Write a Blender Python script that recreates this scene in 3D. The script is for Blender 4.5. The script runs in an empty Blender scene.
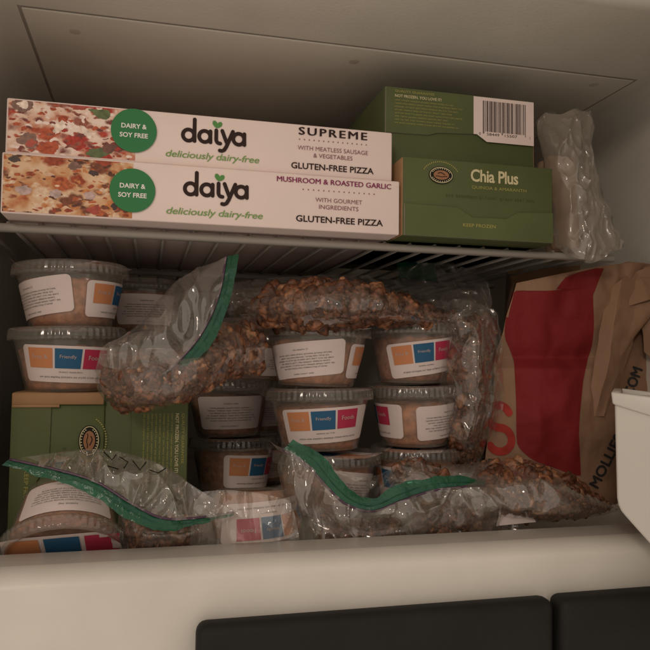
import bpy, bmesh, math, random
from mathutils import Vector, Matrix, noise
from mathutils.bvhtree import BVHTree

# ------------------------------------------------------------------ camera, light, exposure
scene = bpy.context.scene
F_PX, C_PX = 718.0, 325.0

def _axis(x, y):
    return Vector((x - C_PX, -(y - C_PX), -F_PX))

_Y = _axis(148, 361).normalized()
_X = _axis(3250, 395)
_X = (_X - _Y * _X.dot(_Y)).normalized()
_Z = _X.cross(_Y)
M3 = Matrix((_X, _Y, _Z))                       # camera axes -> freezer axes
cam_data = bpy.data.cameras.new('camera')
cam = bpy.data.objects.new('camera', cam_data)
scene.collection.objects.link(cam)
cam.matrix_world = M3.to_4x4()
cam_data.sensor_width = 36.0
cam_data.lens = 36.0 * F_PX / 650.0
cam_data.clip_start = 0.01
cam_data.clip_end = 50
scene.camera = cam

world = bpy.data.worlds.new('World')
scene.world = world
world.use_nodes = True
bg = world.node_tree.nodes['Background']
bg.inputs[0].default_value = (1.0, 0.85, 0.72, 1)
bg.inputs[1].default_value = 0.55

def area_lamp(name, loc, target, size, power, col):
    ld = bpy.data.lights.new(name, 'AREA')
    ld.shape = 'DISK'
    ld.size = size
    ld.energy = power
    ld.color = col
    o = bpy.data.objects.new(name, ld)
    scene.collection.objects.link(o)
    o.location = loc
    o.rotation_euler = (Vector(target) - Vector(loc)).to_track_quat('-Z', 'Y').to_euler()
    return o

area_lamp('kitchen_lamp', (-0.50, -0.82, 0.43), (0.12, 0.5, 0.0), 0.20, 3.1, (1.0, 0.835, 0.69))

scene.view_settings.view_transform = 'Standard'
scene.view_settings.look = 'None'
scene.view_settings.exposure = 0.15
scene.view_settings.gamma = 1
scene.view_settings.use_curve_mapping = False
scene.render.engine = 'CYCLES'
scene.cycles.use_denoising = True
scene.cycles.max_bounces = 10
scene.cycles.transparent_max_bounces = 40
scene.cycles.caustics_reflective = False
scene.cycles.caustics_refractive = False

# ------------------------------------------------------------------ helpers
COL = scene.collection
RNG = random.Random(7)

def at(px, py, depth):
    """freezer point seen at photograph pixel (px, py) at the given distance into the freezer"""
    r = M3 @ _axis(px, py)
    return r * (depth / r.y)

def link(o, parent=None, loc=None):
    COL.objects.link(o)
    if parent is not None:
        o.parent = parent
    if loc is not None:
        o.location = loc
    return o

def thing(name, label, cat, loc=(0, 0, 0), group=None, rot=(0, 0, 0)):
    o = bpy.data.objects.new(name, None)
    o.empty_display_size = 0.02
    link(o)
    o.location = loc
    o.rotation_euler = rot
    o['label'] = label
    o['category'] = cat
    if group:
        o['group'] = group
    return o

def mesh(name, verts, faces, mats, smooth=False, mi=None):
    me = bpy.data.meshes.new(name)
    me.from_pydata([tuple(v) for v in verts], [], faces)
    if not isinstance(mats, (list, tuple)):
        mats = [mats]
    for m in mats:
        me.materials.append(m)
    if mi:
        for p, i in zip(me.polygons, mi):
            p.material_index = i
    if smooth:
        for p in me.polygons:
            p.use_smooth = True
    me.update()
    return me

def part(name, me, parent, loc=(0, 0, 0), rot=(0, 0, 0), label=None, kind=None):
    o = bpy.data.objects.new(name, me)
    link(o, parent)
    o.location = loc
    o.rotation_euler = rot
    if label:
        o['label'] = label
    if kind:
        o['kind'] = kind
    return o

def box_mesh(name, x0, x1, y0, y1, z0, z1, mat, bevel=0.0, seg=2, smooth=True):
    bm = bmesh.new()
    vs = [bm.verts.new((x, y, z)) for x in (x0, x1) for y in (y0, y1) for z in (z0, z1)]
    for f in ((0, 1, 3, 2), (4, 6, 7, 5), (0, 4, 5, 1), (2, 3, 7, 6), (0, 2, 6, 4), (1, 5, 7, 3)):
        bm.faces.new([vs[i] for i in f])
    bmesh.ops.recalc_face_normals(bm, faces=bm.faces)
    if bevel > 0:
        bmesh.ops.bevel(bm, geom=list(bm.edges), offset=bevel, segments=seg, affect='EDGES', profile=0.5)
    me = bpy.data.meshes.new(name)
    bm.to_mesh(me)
    bm.free()
    me.materials.append(mat)
    if bevel > 0 and smooth:
        for p in me.polygons:
            p.use_smooth = True
    return me

def lathe(name, prof, n, mat, radial=None, smooth=True):
    """prof: list of (r, z); radial(k, angle) optional extra radius on ring k"""
    verts, faces = [], []
    for k, (r, z) in enumerate(prof):
        for i in range(n):
            a = 2 * math.pi * i / n
            rr = r + (radial(k, i, a) if radial else 0.0)
            verts.append((rr * math.cos(a), rr * math.sin(a), z))
    for k in range(len(prof) - 1):
        for i in range(n):
            j = (i + 1) % n
            faces.append((k * n + i, k * n + j, (k + 1) * n + j, (k + 1) * n + i))
    return mesh(name, verts, faces, mat, smooth)

def tube(name, pts, r, mat, n=8, caps=True):
    verts, faces = [], []
    m = len(pts)
    pts = [Vector(p) for p in pts]
    for k, p in enumerate(pts):
        t = (pts[min(k + 1, m - 1)] - pts[max(k - 1, 0)]).normalized()
        up = Vector((0, 0, 1)) if abs(t.z) < 0.9 else Vector((1, 0, 0))
        a = t.cross(up).normalized()
        b = t.cross(a)
        for i in range(n):
            w = 2 * math.pi * i / n
            verts.append(p + a * (r * math.cos(w)) + b * (r * math.sin(w)))
    for k in range(m - 1):
        for i in range(n):
            j = (i + 1) % n
            faces.append((k * n + i, k * n + j, (k + 1) * n + j, (k + 1) * n + i))
    if caps:
        faces.append(tuple(reversed(range(n))))
        faces.append(tuple(range((m - 1) * n, m * n)))
    return mesh(name, verts, faces, mat, True)

# ---- flat lettering: a list of (verts2d, faces) in a plane
def text2d(body, size=1.0, bold=0.0, shear=0.0, spacing=1.0, align='CENTER', line=1.0):
    cu = bpy.data.curves.new('lettering', 'FONT')
    cu.body = body
    cu.size = size
    cu.offset = 0.0 if 'M' in body else bold
    cu.shear = shear
    cu.space_character = spacing
    cu.space_line = line
    cu.align_x = align
    cu.resolution_u = 3
    o = bpy.data.objects.new('lettering', cu)
    COL.objects.link(o)
    dg = bpy.context.evaluated_depsgraph_get()
    me = bpy.data.meshes.new_from_object(o.evaluated_get(dg))
    vs = [(v.co.x, v.co.y) for v in me.vertices]
    fs = [tuple(p.vertices) for p in me.polygons]
    bpy.data.objects.remove(o)
    bpy.data.curves.remove(cu)
    bpy.data.meshes.remove(me)
    return vs, fs

def fit2d(tf, cx, cy, w=None, h=None, rot=0.0):
    """centre the flat shape at (cx, cy), scaled to width w and / or height h"""
    vs, fs = tf
    xs = [v[0] for v in vs]
    ys = [v[1] for v in vs]
    mx, my = (min(xs) + max(xs)) / 2, (min(ys) + max(ys)) / 2
    sx = w / (max(xs) - min(xs)) if w else None
    sy = h / (max(ys) - min(ys)) if h else None
    sx = sx if sx else sy
    sy = sy if sy else sx
    c, s = math.cos(rot), math.sin(rot)
    out = []
    for x, y in vs:
        x, y = (x - mx) * sx, (y - my) * sy
        out.append((cx + x * c - y * s, cy + x * s + y * c))
    return out, fs

def join2d(lst):
    vs, fs = [], []
    for v, f in lst:
        o = len(vs)
        vs += v
        fs += [tuple(i + o for i in q) for q in f]
    return vs, fs

def rect2d(x0, y0, x1, y1, nx=1, ny=1):
    vs = [(x0 + (x1 - x0) * i / nx, y0 + (y1 - y0) * j / ny) for j in range(ny + 1) for i in range(nx + 1)]
    fs = [(j * (nx + 1) + i, j * (nx + 1) + i + 1, (j + 1) * (nx + 1) + i + 1, (j + 1) * (nx + 1) + i)
          for j in range(ny) for i in range(nx)]
    return vs, fs

def words2d(x0, y0, x1, y1, lines, rng, fill=0.5, ragged=0.35, centre=False):
    """small print too fine to read: rows of letter-sized marks"""
    out = []
    pitch = (y1 - y0) / lines
    h = pitch * fill
    for k in range(lines):
        yb = y1 - (k + 1) * pitch
        wl = (x1 - x0) * (1 - ragged * rng.random())
        xs = x0 + ((x1 - x0 - wl) / 2 if centre else 0)
        x, word = xs, rng.randint(3, 8)
        lw = h * 0.62
        t = h * 0.17
        while x < xs + wl - lw:
            q = rng.random()
            if q < 0.4:
                out.append(ring2d(x + lw / 2, yb + h * 0.36, lw * 0.42, h * 0.36, t, 8))
            elif q < 0.6:
                out.append(rect2d(x + lw * .3, yb, x + lw * .3 + t, yb + h))
            elif q < 0.85:
                out.append(rect2d(x, yb, x + t, yb + h * .7))
                out.append(rect2d(x + t, yb + h * .7 - t, x + lw - t, yb + h * .7))
                out.append(rect2d(x + lw - t, yb, x + lw, yb + h * .7))
            else:
                out.append(ring2d(x + lw / 2, yb + h * 0.36, lw * 0.42, h * 0.36, t, 8))
                out.append(rect2d(x + lw * .8, yb - h * 0.25, x + lw * .8 + t, yb + h * 0.1))
            x += lw * 1.2
            word -= 1
            if word == 0:
                x += lw * 0.8
                word = rng.randint(3, 8)
    return join2d(out)

def disc2d(cx, cy, rx, ry=None, n=40, squash=None):
    ry = ry or rx
    return [(cx + rx * math.cos(2 * math.pi * i / n), cy + ry * math.sin(2 * math.pi * i / n)) for i in range(n)], [tuple(range(n))]

def ring2d(cx, cy, rx, ry, w, n=40):
    vs = []
    for i in range(n):
        a = 2 * math.pi * i / n
        vs.append((cx + rx * math.cos(a), cy + ry * math.sin(a)))
        vs.append((cx + (rx - w) * math.cos(a), cy + (ry - w) * math.sin(a)))
    return vs, [(2 * i, 2 * ((i + 1) % n), 2 * ((i + 1) % n) + 1, 2 * i + 1) for i in range(n)]

def stroke2d(pts, w, closed=False, cap=6):
    """a pen stroke of even width with round ends"""
    pts = [Vector(p) for p in pts]
    n = len(pts)
    L, R = [], []
    for i, p in enumerate(pts):
        if closed:
            t = pts[(i + 1) % n] - pts[i - 1]
        else:
            t = pts[min(i + 1, n - 1)] - pts[max(i - 1, 0)]
        t.normalize()
        nn = Vector((-t.y, t.x)) * (w / 2)
        L.append(p + nn)
        R.append(p - nn)
    vs = [tuple(v) for v in L + R]
    fs = [(i, n + i, n + i + 1, i + 1) for i in range(n - 1)]
    if closed:
        fs.append((n - 1, 2 * n - 1, n, 0))
    else:
        for idx, sgn in ((0, -1), (n - 1, 1)):
            t = (pts[1] - pts[0]) if idx == 0 else (pts[-1] - pts[-2])
            t.normalize()
            a0 = math.atan2(t.y, t.x) + (math.pi if idx == 0 else 0)
            o = len(vs)
            vs += [(pts[idx].x + w / 2 * math.cos(a0 - math.pi / 2 + math.pi * k / cap),
                    pts[idx].y + w / 2 * math.sin(a0 - math.pi / 2 + math.pi * k / cap)) for k in range(cap + 1)]
            fs.append(tuple(range(o, o + cap + 1)))
    return vs, fs

def arc(cx, cy, rx, ry, a0, a1, n=14):
    return [(cx + rx * math.cos(math.radians(a0 + (a1 - a0) * i / n)), cy + ry * math.sin(math.radians(a0 + (a1 - a0) * i / n))) for i in range(n + 1)]

def on_front(tf, lift):
    """flat shape in (x, z) on a carton front that faces -Y"""
    return [(x, -lift, z) for x, z in tf[0]], tf[1]

def bold_part(name, tf, lift, mat, parent, d=0.00012):
    vs, fs = [], []
    for k, (dx, dz) in enumerate(((0, 0), (d, 0.3 * d), (-d, -0.3 * d))):
        v, f = on_front(([(x + dx, y + dz) for x, y in tf[0]], tf[1]), lift + 0.00002 * k)
        o = len(vs)
        vs += v
        fs += [tuple(i + o for i in q) for q in f]
    return part(name, mesh(name, vs, fs, mat), parent)

def front_part(name, tf, lift, mat, parent, label=None):
    v, f = on_front(tf, lift)
    return part(name, mesh(name, v, f, mat), parent, label=label)

# ------------------------------------------------------------------ materials
def mat(name, col, rough=0.5, spec=0.5, bump=0.0, bscale=300.0, var=0.0, vscale=20.0, sheen=0.0, trans=0.0, coat=0.0, sss=0.0):
    m = bpy.data.materials.new(name)
    m.use_nodes = True
    nt = m.node_tree
    b = nt.nodes['Principled BSDF']
    b.inputs['Base Color'].default_value = (*col, 1)
    b.inputs['Roughness'].default_value = rough
    b.inputs['Specular IOR Level'].default_value = spec
    b.inputs['Coat Weight'].default_value = coat
    tc = nt.nodes.new('ShaderNodeTexCoord')
    if var > 0:
        n = nt.nodes.new('ShaderNodeTexNoise')
        n.inputs['Scale'].default_value = vscale
        n.inputs['Detail'].default_value = 6
        nt.links.new(tc.outputs['Object'], n.inputs['Vector'])
        r = nt.nodes.new('ShaderNodeValToRGB')
        r.color_ramp.elements[0].position = 0.3
        r.color_ramp.elements[1].position = 0.7
        r.color_ramp.elements[0].color = (*[c * (1 - var) for c in col], 1)
        r.color_ramp.elements[1].color = (*[min(1, c * (1 + var)) for c in col], 1)
        nt.links.new(n.outputs['Fac'], r.inputs['Fac'])
        nt.links.new(r.outputs['Color'], b.inputs['Base Color'])
    if bump > 0:
        n2 = nt.nodes.new('ShaderNodeTexNoise')
        n2.inputs['Scale'].default_value = bscale
        n2.inputs['Detail'].default_value = 4
        nt.links.new(tc.outputs['Object'], n2.inputs['Vector'])
        bp = nt.nodes.new('ShaderNodeBump')
        bp.inputs['Strength'].default_value = bump
        bp.inputs['Distance'].default_value = 0.001
        nt.links.new(n2.outputs['Fac'], bp.inputs['Height'])
        nt.links.new(bp.outputs['Normal'], b.inputs['Normal'])
    return m

def film_mat(name, tint, milk, milk_col, rough, gloss_lo, gloss_hi, bump=0.0, bscale=60.0):
    """thin clear plastic: see-through, a little milky, with sharp reflections"""
    m = bpy.data.materials.new(name)
    m.use_nodes = True
    nt = m.node_tree
    nt.nodes.remove(nt.nodes['Principled BSDF'])
    out = nt.nodes['Material Output']
    tr = nt.nodes.new('ShaderNodeBsdfTransparent')
    tr.inputs[0].default_value = (*tint, 1)
    df = nt.nodes.new('ShaderNodeBsdfDiffuse')
    df.inputs[0].default_value = (*milk_col, 1)
    gl = nt.nodes.new('ShaderNodeBsdfGlossy')
    gl.inputs['Roughness'].default_value = rough
    gl.inputs[0].default_value = (1, 1, 1, 1)
    m1 = nt.nodes.new('ShaderNodeMixShader')
    m1.inputs[0].default_value = milk
    nt.links.new(tr.outputs[0], m1.inputs[1])
    nt.links.new(df.outputs[0], m1.inputs[2])
    lw = nt.nodes.new('ShaderNodeLayerWeight')
    lw.inputs[0].default_value = 0.35
    mr = nt.nodes.new('ShaderNodeMapRange')
    mr.inputs['To Min'].default_value = gloss_lo
    mr.inputs['To Max'].default_value = gloss_hi
    nt.links.new(lw.outputs['Facing'], mr.inputs['Value'])
    m2 = nt.nodes.new('ShaderNodeMixShader')
    nt.links.new(mr.outputs[0], m2.inputs[0])
    nt.links.new(m1.outputs[0], m2.inputs[1])
    nt.links.new(gl.outputs[0], m2.inputs[2])
    nt.links.new(m2.outputs[0], out.inputs[0])
    if bump > 0:
        tc = nt.nodes.new('ShaderNodeTexCoord')
        n2 = nt.nodes.new('ShaderNodeTexNoise')
        n2.inputs['Scale'].default_value = bscale
        n2.inputs['Detail'].default_value = 3
        n2.inputs['Distortion'].default_value = 1.2
        nt.links.new(tc.outputs['Object'], n2.inputs['Vector'])
        bp = nt.nodes.new('ShaderNodeBump')
        bp.inputs['Strength'].default_value = bump
        bp.inputs['Distance'].default_value = 0.004
        nt.links.new(n2.outputs['Fac'], bp.inputs['Height'])
        nt.links.new(bp.outputs['Normal'], gl.inputs['Normal'])
        nt.links.new(bp.outputs['Normal'], lw.inputs['Normal'])
    return m

def island_mat(name, stops, rough, bump=0.4):
    """colour that changes from piece to piece"""
    m = bpy.data.materials.new(name)
    m.use_nodes = True
    nt = m.node_tree
    b = nt.nodes['Principled BSDF']
    b.inputs['Roughness'].default_value = rough
    g = nt.nodes.new('ShaderNodeNewGeometry')
    r = nt.nodes.new('ShaderNodeValToRGB')
    while len(r.color_ramp.elements) < len(stops):
        r.color_ramp.elements.new(0.5)
    for e, (p, c) in zip(r.color_ramp.elements, stops):
        e.position = p
        e.color = (*c, 1)
    nt.links.new(g.outputs['Random Per Island'], r.inputs['Fac'])
    tc = nt.nodes.new('ShaderNodeTexCoord')
    n = nt.nodes.new('ShaderNodeTexNoise')
    n.inputs['Scale'].default_value = 300
    n.inputs['Detail'].default_value = 6
    nt.links.new(tc.outputs['Object'], n.inputs['Vector'])
    mx = nt.nodes.new('ShaderNodeMix')
    mx.data_type = 'RGBA'
    mx.blend_type = 'OVERLAY'
    mx.inputs[0].default_value = 0.62
    nt.links.new(r.outputs['Color'], mx.inputs[6])
    st = nt.nodes.new('ShaderNodeMapRange')
    st.inputs['From Min'].default_value, st.inputs['From Max'].default_value = 0.36, 0.64
    nt.links.new(n.outputs['Fac'], st.inputs['Value'])
    nt.links.new(st.outputs[0], mx.inputs[7])
    nt.links.new(mx.outputs[2], b.inputs['Base Color'])
    bp = nt.nodes.new('ShaderNodeBump')
    bp.inputs['Strength'].default_value = bump
    bp.inputs['Distance'].default_value = 0.001
    nt.links.new(n.outputs['Fac'], bp.inputs['Height'])
    nt.links.new(bp.outputs['Normal'], b.inputs['Normal'])
    return m

LINER = mat('white_liner_plastic', (0.70, 0.665, 0.59), 0.42, 0.4, bump=0.25, bscale=420, var=0.06, vscale=14)
LINER_PANEL = mat('ceiling_panel_plastic', (0.67, 0.63, 0.55), 0.5, 0.4, bump=0.2, bscale=600, var=0.05, vscale=12)
GROOVE = mat('seam_plastic', (0.42, 0.38, 0.33), 0.8)
CAP = mat('plug_plastic', (0.58, 0.54, 0.47), 0.6)
SILL = mat('white_sill_plastic', (0.64, 0.61, 0.55), 0.38, 0.45, bump=0.10, bscale=300, var=0.05, vscale=24)
BREAKER = mat('grey_breaker_strip', (0.50, 0.47, 0.42), 0.35, 0.5, var=0.05, vscale=30)
BLACK = mat('black_textured_plastic', (0.012, 0.011, 0.0095), 0.65, 0.25, bump=0.18, bscale=1400, var=0.15, vscale=60)
WIRE = mat('white_coated_wire', (0.31, 0.285, 0.25), 0.5, 0.3)
BIN = mat('white_bin_plastic', (0.58, 0.55, 0.50), 0.32, 0.5, bump=0.04, bscale=200, var=0.02, vscale=20)
CARD = mat('white_card', (0.80, 0.665, 0.62), 0.55, 0.2, var=0.03, vscale=25)
CARD_IN = mat('grey_card_back', (0.40, 0.36, 0.31), 0.7, 0.2, var=0.08, vscale=60)
INK = mat('dark_brown_ink', (0.035, 0.020, 0.018), 0.62, 0.15)
INK_GREEN = mat('leaf_green_ink', (0.10, 0.27, 0.08), 0.62, 0.15)
INK_SCRIPT = mat('light_green_ink', (0.19, 0.33, 0.10), 0.62, 0.15)
BADGE = mat('green_badge_ink', (0.045, 0.20, 0.075), 0.62, 0.15)
INK_PLUM = mat('plum_ink', (0.23, 0.03, 0.10), 0.62, 0.15)
INK_GREY = mat('soft_plum_ink', (0.26, 0.12, 0.13), 0.62, 0.15)
INK_WHITE = mat('white_ink', (0.80, 0.78, 0.72), 0.62, 0.15)
WAFFLE = mat('green_carton', (0.093, 0.112, 0.045), 0.55, 0.2, bump=0.05, bscale=120, var=0.10, vscale=18)
WAFFLE2 = mat('green_carton_flap', (0.100, 0.120, 0.049), 0.52, 0.2, var=0.10, vscale=22)
TAN = mat('tan_card', (0.36, 0.21, 0.11), 0.7, 0.2, var=0.10, vscale=50)
INK_CREAM = mat('cream_ink', (0.62, 0.55, 0.33), 0.62, 0.15)
INK_GOLD = mat('gold_ink', (0.36, 0.33, 0.10), 0.62, 0.15)
STAMP = mat('faint_dark_stamp_ink', (0.078, 0.092, 0.037), 0.6, 0.15)
EMBLEM = mat('emblem_black', (0.016, 0.014, 0.012), 0.62, 0.15)
EMBLEM_IN = mat('emblem_orange', (0.32, 0.155, 0.08), 0.6, 0.15)
STICKER = mat('white_sticker_paper', (0.70, 0.60, 0.57), 0.65, 0.2, var=0.05, vscale=60)
SQ_ORANGE = mat('sticker_orange', (0.58, 0.24, 0.11), 0.6, 0.2)
SQ_BLUE = mat('sticker_blue', (0.030, 0.115, 0.225), 0.6, 0.2)
SQ_PINK = mat('sticker_pink', (0.46, 0.040, 0.09), 0.6, 0.2)
PRINT = mat('grey_small_print', (0.15, 0.135, 0.135), 0.6, 0.2)
INK_FAINT = mat('faint_square_lettering', (0.52, 0.42, 0.38), 0.6, 0.2)
KRAFT = mat('brown_kraft_paper', (0.34, 0.205, 0.130), 0.75, 0.2, bump=1.0, bscale=80, var=0.10, vscale=22)
KRAFT_IN = mat('brown_kraft_inside', (0.30, 0.18, 0.10), 0.8, 0.2, bump=0.35, bscale=260, var=0.10, vscale=22)
RED_PRINT = mat('dark_red_print', (0.24, 0.020, 0.022), 0.7, 0.25, bump=1.0, bscale=80, var=0.07, vscale=25)
RED_LETTER = mat('red_letter_print', (0.42, 0.045, 0.035), 0.7, 0.2, var=0.15, vscale=120)
BAG_BLACK = mat('black_bag_print', (0.03, 0.03, 0.032), 0.7)
ZIP = film_mat('green_zip_plastic', (0.10, 0.42, 0.27), 0.60, (0.010, 0.120, 0.060), 0.25, 0.03, 0.22, bump=0.3, bscale=160)
ZIP_LINE = mat('purple_zip_track', (0.075, 0.035, 0.068), 0.35, 0.5)
FILM = film_mat('clear_bag_film', (0.96, 0.95, 0.94), 0.055, (0.62, 0.57, 0.50), 0.10, 0.06, 0.45, bump=0.2, bscale=40)
FILM_WHITE = film_mat('milky_bag_film', (0.92, 0.90, 0.88), 0.27, (0.64, 0.57, 0.49), 0.16, 0.06, 0.42, bump=0.15, bscale=50)
FILM_FROST = film_mat('frosted_bag_film', (0.95, 0.94, 0.93), 0.12, (0.66, 0.60, 0.53), 0.10, 0.10, 0.50, bump=0.2, bscale=40)
CUP = film_mat('clear_cup_plastic', (0.94, 0.93, 0.91), 0.16, (0.60, 0.55, 0.48), 0.14, 0.03, 0.40)
LID = film_mat('clear_lid_plastic', (0.94, 0.93, 0.91), 0.13, (0.62, 0.58, 0.52), 0.15, 0.05, 0.40)
MASH = mat('tan_mash', (0.50, 0.225, 0.12), 0.75, 0.3, bump=1.0, bscale=300, var=0.42, vscale=170)
MASH_DARK = mat('brown_mash', (0.40, 0.170, 0.09), 0.75, 0.3, bump=1.0, bscale=280, var=0.5, vscale=190)
GRANOLA = island_mat('granola_clusters', [(0.0, (0.075, 0.026, 0.012)), (0.35, (0.125, 0.046, 0.020)), (0.65, (0.175, 0.068, 0.030)),
                                          (0.9, (0.235, 0.100, 0.046)), (1.0, (0.34, 0.17, 0.085))], 0.5, 0.6)
BREAD = mat('pale_tan_bread', (0.40, 0.28, 0.19), 0.85, 0.1, bump=0.8, bscale=140, var=0.25, vscale=60)

# ------------------------------------------------------------------ freezer
XL, XR, YF, YB = -0.118, 0.405, 0.385, 0.84
ZC = 0.2245            # ceiling
ZF = -0.150            # floor
fz = thing('freezer', 'white plastic freezer compartment lining and sill around all the packed food', 'freezer', (0.13, 0.42, ZF))
FO = Vector((0.13, 0.42, ZF))

def fpart(name, me, parent=None, label=None):
    return part(name, me, parent or fz, loc=-FO if parent is None else (0, 0, 0), label=label)

def liner_profile():
    """side walls, ceiling corners and back as one moulded shell, open at the front"""
    r = 0.022
    prof = [(XL, ZF)]
    for k in range(9):
        a = math.pi - math.pi / 2 * k / 8
        prof.append((XL + r + r * math.cos(a), ZC - r + r * math.sin(a)))
    left = prof
    right = [(XL + XR - x, z) for x, z in reversed(prof)]
    return left, right

lp, rp = liner_profile()
def strip(name, prof, y0, y1, m, ny=1):
    vs, fs = [], []
    for j in range(ny + 1):
        y = y0 + (y1 - y0) * j / ny
        vs += [(x, y, z) for x, z in prof]
    n = len(prof)
    for j in range(ny):
        for i in range(n - 1):
            fs.append((j * n + i, j * n + i + 1, (j + 1) * n + i + 1, (j + 1) * n + i))
    return mesh(name, vs, fs, m, True)
fpart('side_wall', strip('side_wall', lp, YF - 0.012, YB, LINER))
fpart('side_wall', strip('side_wall', rp, YF - 0.012, YB, LINER))
# ceiling with a let-in panel
PX0, PX1, PY0, PY1 = -0.086, 0.368, 0.478, 0.82
x0, x1 = lp[-1][0], rp[0][0]
g = 0.0022
cv = [(x0, YF, ZC), (x1, YF, ZC), (x1, YB, ZC), (x0, YB, ZC),
      (PX0, PY0, ZC), (PX1, PY0, ZC), (PX1, PY1, ZC), (PX0, PY1, ZC),
      (PX0, PY0, ZC + .0007), (PX1, PY0, ZC + .0007), (PX1, PY1, ZC + .0007), (PX0, PY1, ZC + .0007)]
ceil_front = [(x0, YF - 0.010, ZC + 0.0105), (x1, YF - 0.010, ZC + 0.0105)]
cf = [(0, 1, 5, 4), (1, 2, 6, 5), (2, 3, 7, 6), (3, 0, 4, 7), (4, 5, 9, 8), (5, 6, 10, 9), (6, 7, 11, 10), (7, 4, 8, 11), (8, 9, 10, 11)]
ceil_o = fpart('ceiling', mesh('ceiling', cv, cf, [LINER, GROOVE], mi=[0, 0, 0, 0, 1, 1, 1, 1, 1]))
pn = box_mesh('ceiling_panel', PX0 + g, PX1 - g, PY0 + g, PY1 - g, ZC - 0.0009, ZC + 0.0006, LINER_PANEL, 0.0007, 2)
pan = part('ceiling_panel', pn, ceil_o)
for px, py in ((75, 32), (354, 62), (594, 85)):
    r_ = M3 @ _axis(px, py)
    p = r_ * ((ZC - 0.001) / r_.z)
    part('screw_cap', lathe('screw_cap', [(0.0001, -0.00065), (0.0020, -0.00065), (0.0032, -0.0006), (0.0046, -0.0004)], 20, CAP), ceil_o, loc=(p.x, p.y, ZC - 0.0004))
# front roll of the ceiling
roll = [(YF, ZC)]
for k in range(1, 9):
    a = math.pi / 2 * k / 8
    roll.append((YF - 0.014 * math.sin(a), ZC + 0.014 * (1 - math.cos(a))))
roll += [(YF - 0.014, ZC + 0.06), (YF - 0.03, ZC + 0.062)]
rv = [(x, y, z) for x in (XL - 0.03, XR + 0.03) for y, z in roll]
n = len(roll)
fpart('front_frame', mesh('front_frame', rv, [(i, i + 1, n + i + 1, n + i) for i in range(n - 1)], SILL, True))
# outer frame faces left and right
fpart('front_frame', box_mesh('front_frame', XL - 0.05, XL - 0.001, YF - 0.014, YF + 0.02, -0.20, ZC + 0.06, SILL, 0.006))
fpart('front_frame', box_mesh('front_frame', XR + 0.001, XR + 0.06, YF - 0.014, YF + 0.02, -0.20, ZC + 0.06, SILL, 0.006))
fpart('back_wall', box_mesh('back_wall', XL - 0.01, XR + 0.01, YB, YB + 0.02, ZF - 0.01, ZC + 0.01, LINER))
fpart('floor', box_mesh('floor', XL - 0.01, XR + 0.01, 0.42, YB, ZF - 0.015, ZF, LINER))
fpart('raised_floor', box_mesh('raised_floor', 0.012, XR, 0.502, YB - 0.001, ZF + 0.0002, -0.1085, LINER, 0.005))
# sill: grey strip on top, rolled white face below
SY0, SY1, SZ = 0.392, 0.430, -0.1060
sp = [(SY1, ZF - 0.01), (SY1, SZ - 0.003), (SY1 - 0.002, SZ - 0.0005), (SY1 - 0.004, SZ), (SY0 + 0.012, SZ - 0.0006)]
sv = [(x, y, z) for x in (XL - 0.03, XR + 0.03) for y, z in sp]
n = len(sp)
fpart('sill_strip', mesh('sill_strip', sv, [(i, i + 1, n + i + 1, n + i) for i in range(n - 1)], BREAKER, True))
fp = [(SY0 + 0.012, SZ - 0.0006)]
for k in range(1, 11):
    a = math.pi / 2 * k / 10
    fp.append((SY0 + 0.012 - 0.014 * math.sin(a), SZ - 0.0006 - 0.009 * (1 - math.cos(a))))
fp += [(SY0 - 0.003, SZ - 0.03), (SY0 - 0.003, SZ - 0.11), (SY0 + 0.05, SZ - 0.112)]
sv = [(x, y, z) for x in (XL - 0.03, XR + 0.03) for y, z in fp]
n = len(fp)
fpart('sill_face', mesh('sill_face', sv, [(i, i + 1, n + i + 1, n + i) for i in range(n - 1)], SILL, True))
# black trim pieces under the sill
a = at(197, 628, 0.374)
b = at(556, 600, 0.374)
c = at(559, 600, 0.374)
fpart('black_trim', box_mesh('black_trim', a.x, b.x, 0.374, 0.3885, -0.24, b.z, BLACK, 0.0055, 4))
fpart('black_trim', box_mesh('black_trim', c.x + 0.0004, 0.44, 0.371, 0.3885, -0.24, c.z + 0.0006, BLACK, 0.0055, 4))

# ------------------------------------------------------------------ wire shelf
UP = 0.9
SHY, SHZ = 0.470, 0.0853      # front rail and the level the boxes stand on
sh = thing('wire_shelf', 'white coated wire shelf carrying the pizza boxes and green cartons', 'shelf', (0.14, SHY, SHZ - 0.006))
SO = Vector((0.14, SHY, SHZ - 0.006))
rx1 = at(614, 253, SHY).x
bar = box_mesh('front_rail', XL + 0.004, rx1, SHY - 0.0035, SHY + 0.0035, SHZ - 0.0074, SHZ - 0.0022, WIRE, 0.0022, 3)
part('front_rail', bar, sh, loc=-SO)
part('rear_rail', box_mesh('rear_rail', XL + 0.004, rx1, 0.80, 0.806, SHZ - 0.0085, SHZ - 0.0030, WIRE, 0.0020, 3), sh, loc=-SO)
part('cross_bar', box_mesh('cross_bar', XL + 0.004, rx1, 0.66, 0.665, SHZ - 0.0085, SHZ - 0.0032, WIRE, 0.0020, 3), sh, loc=-SO)
wm = tube('wire', [(0, SHY + 0.001, 0), (0, 0.805, 0)], 0.0013, WIRE, 8)
nx = int((rx1 - XL) / 0.0187)
for i in range(nx):
    part('wire', wm, sh, loc=Vector((XL + 0.014 + 0.0187 * i, 0, SHZ - 0.0017)) - SO)

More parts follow.
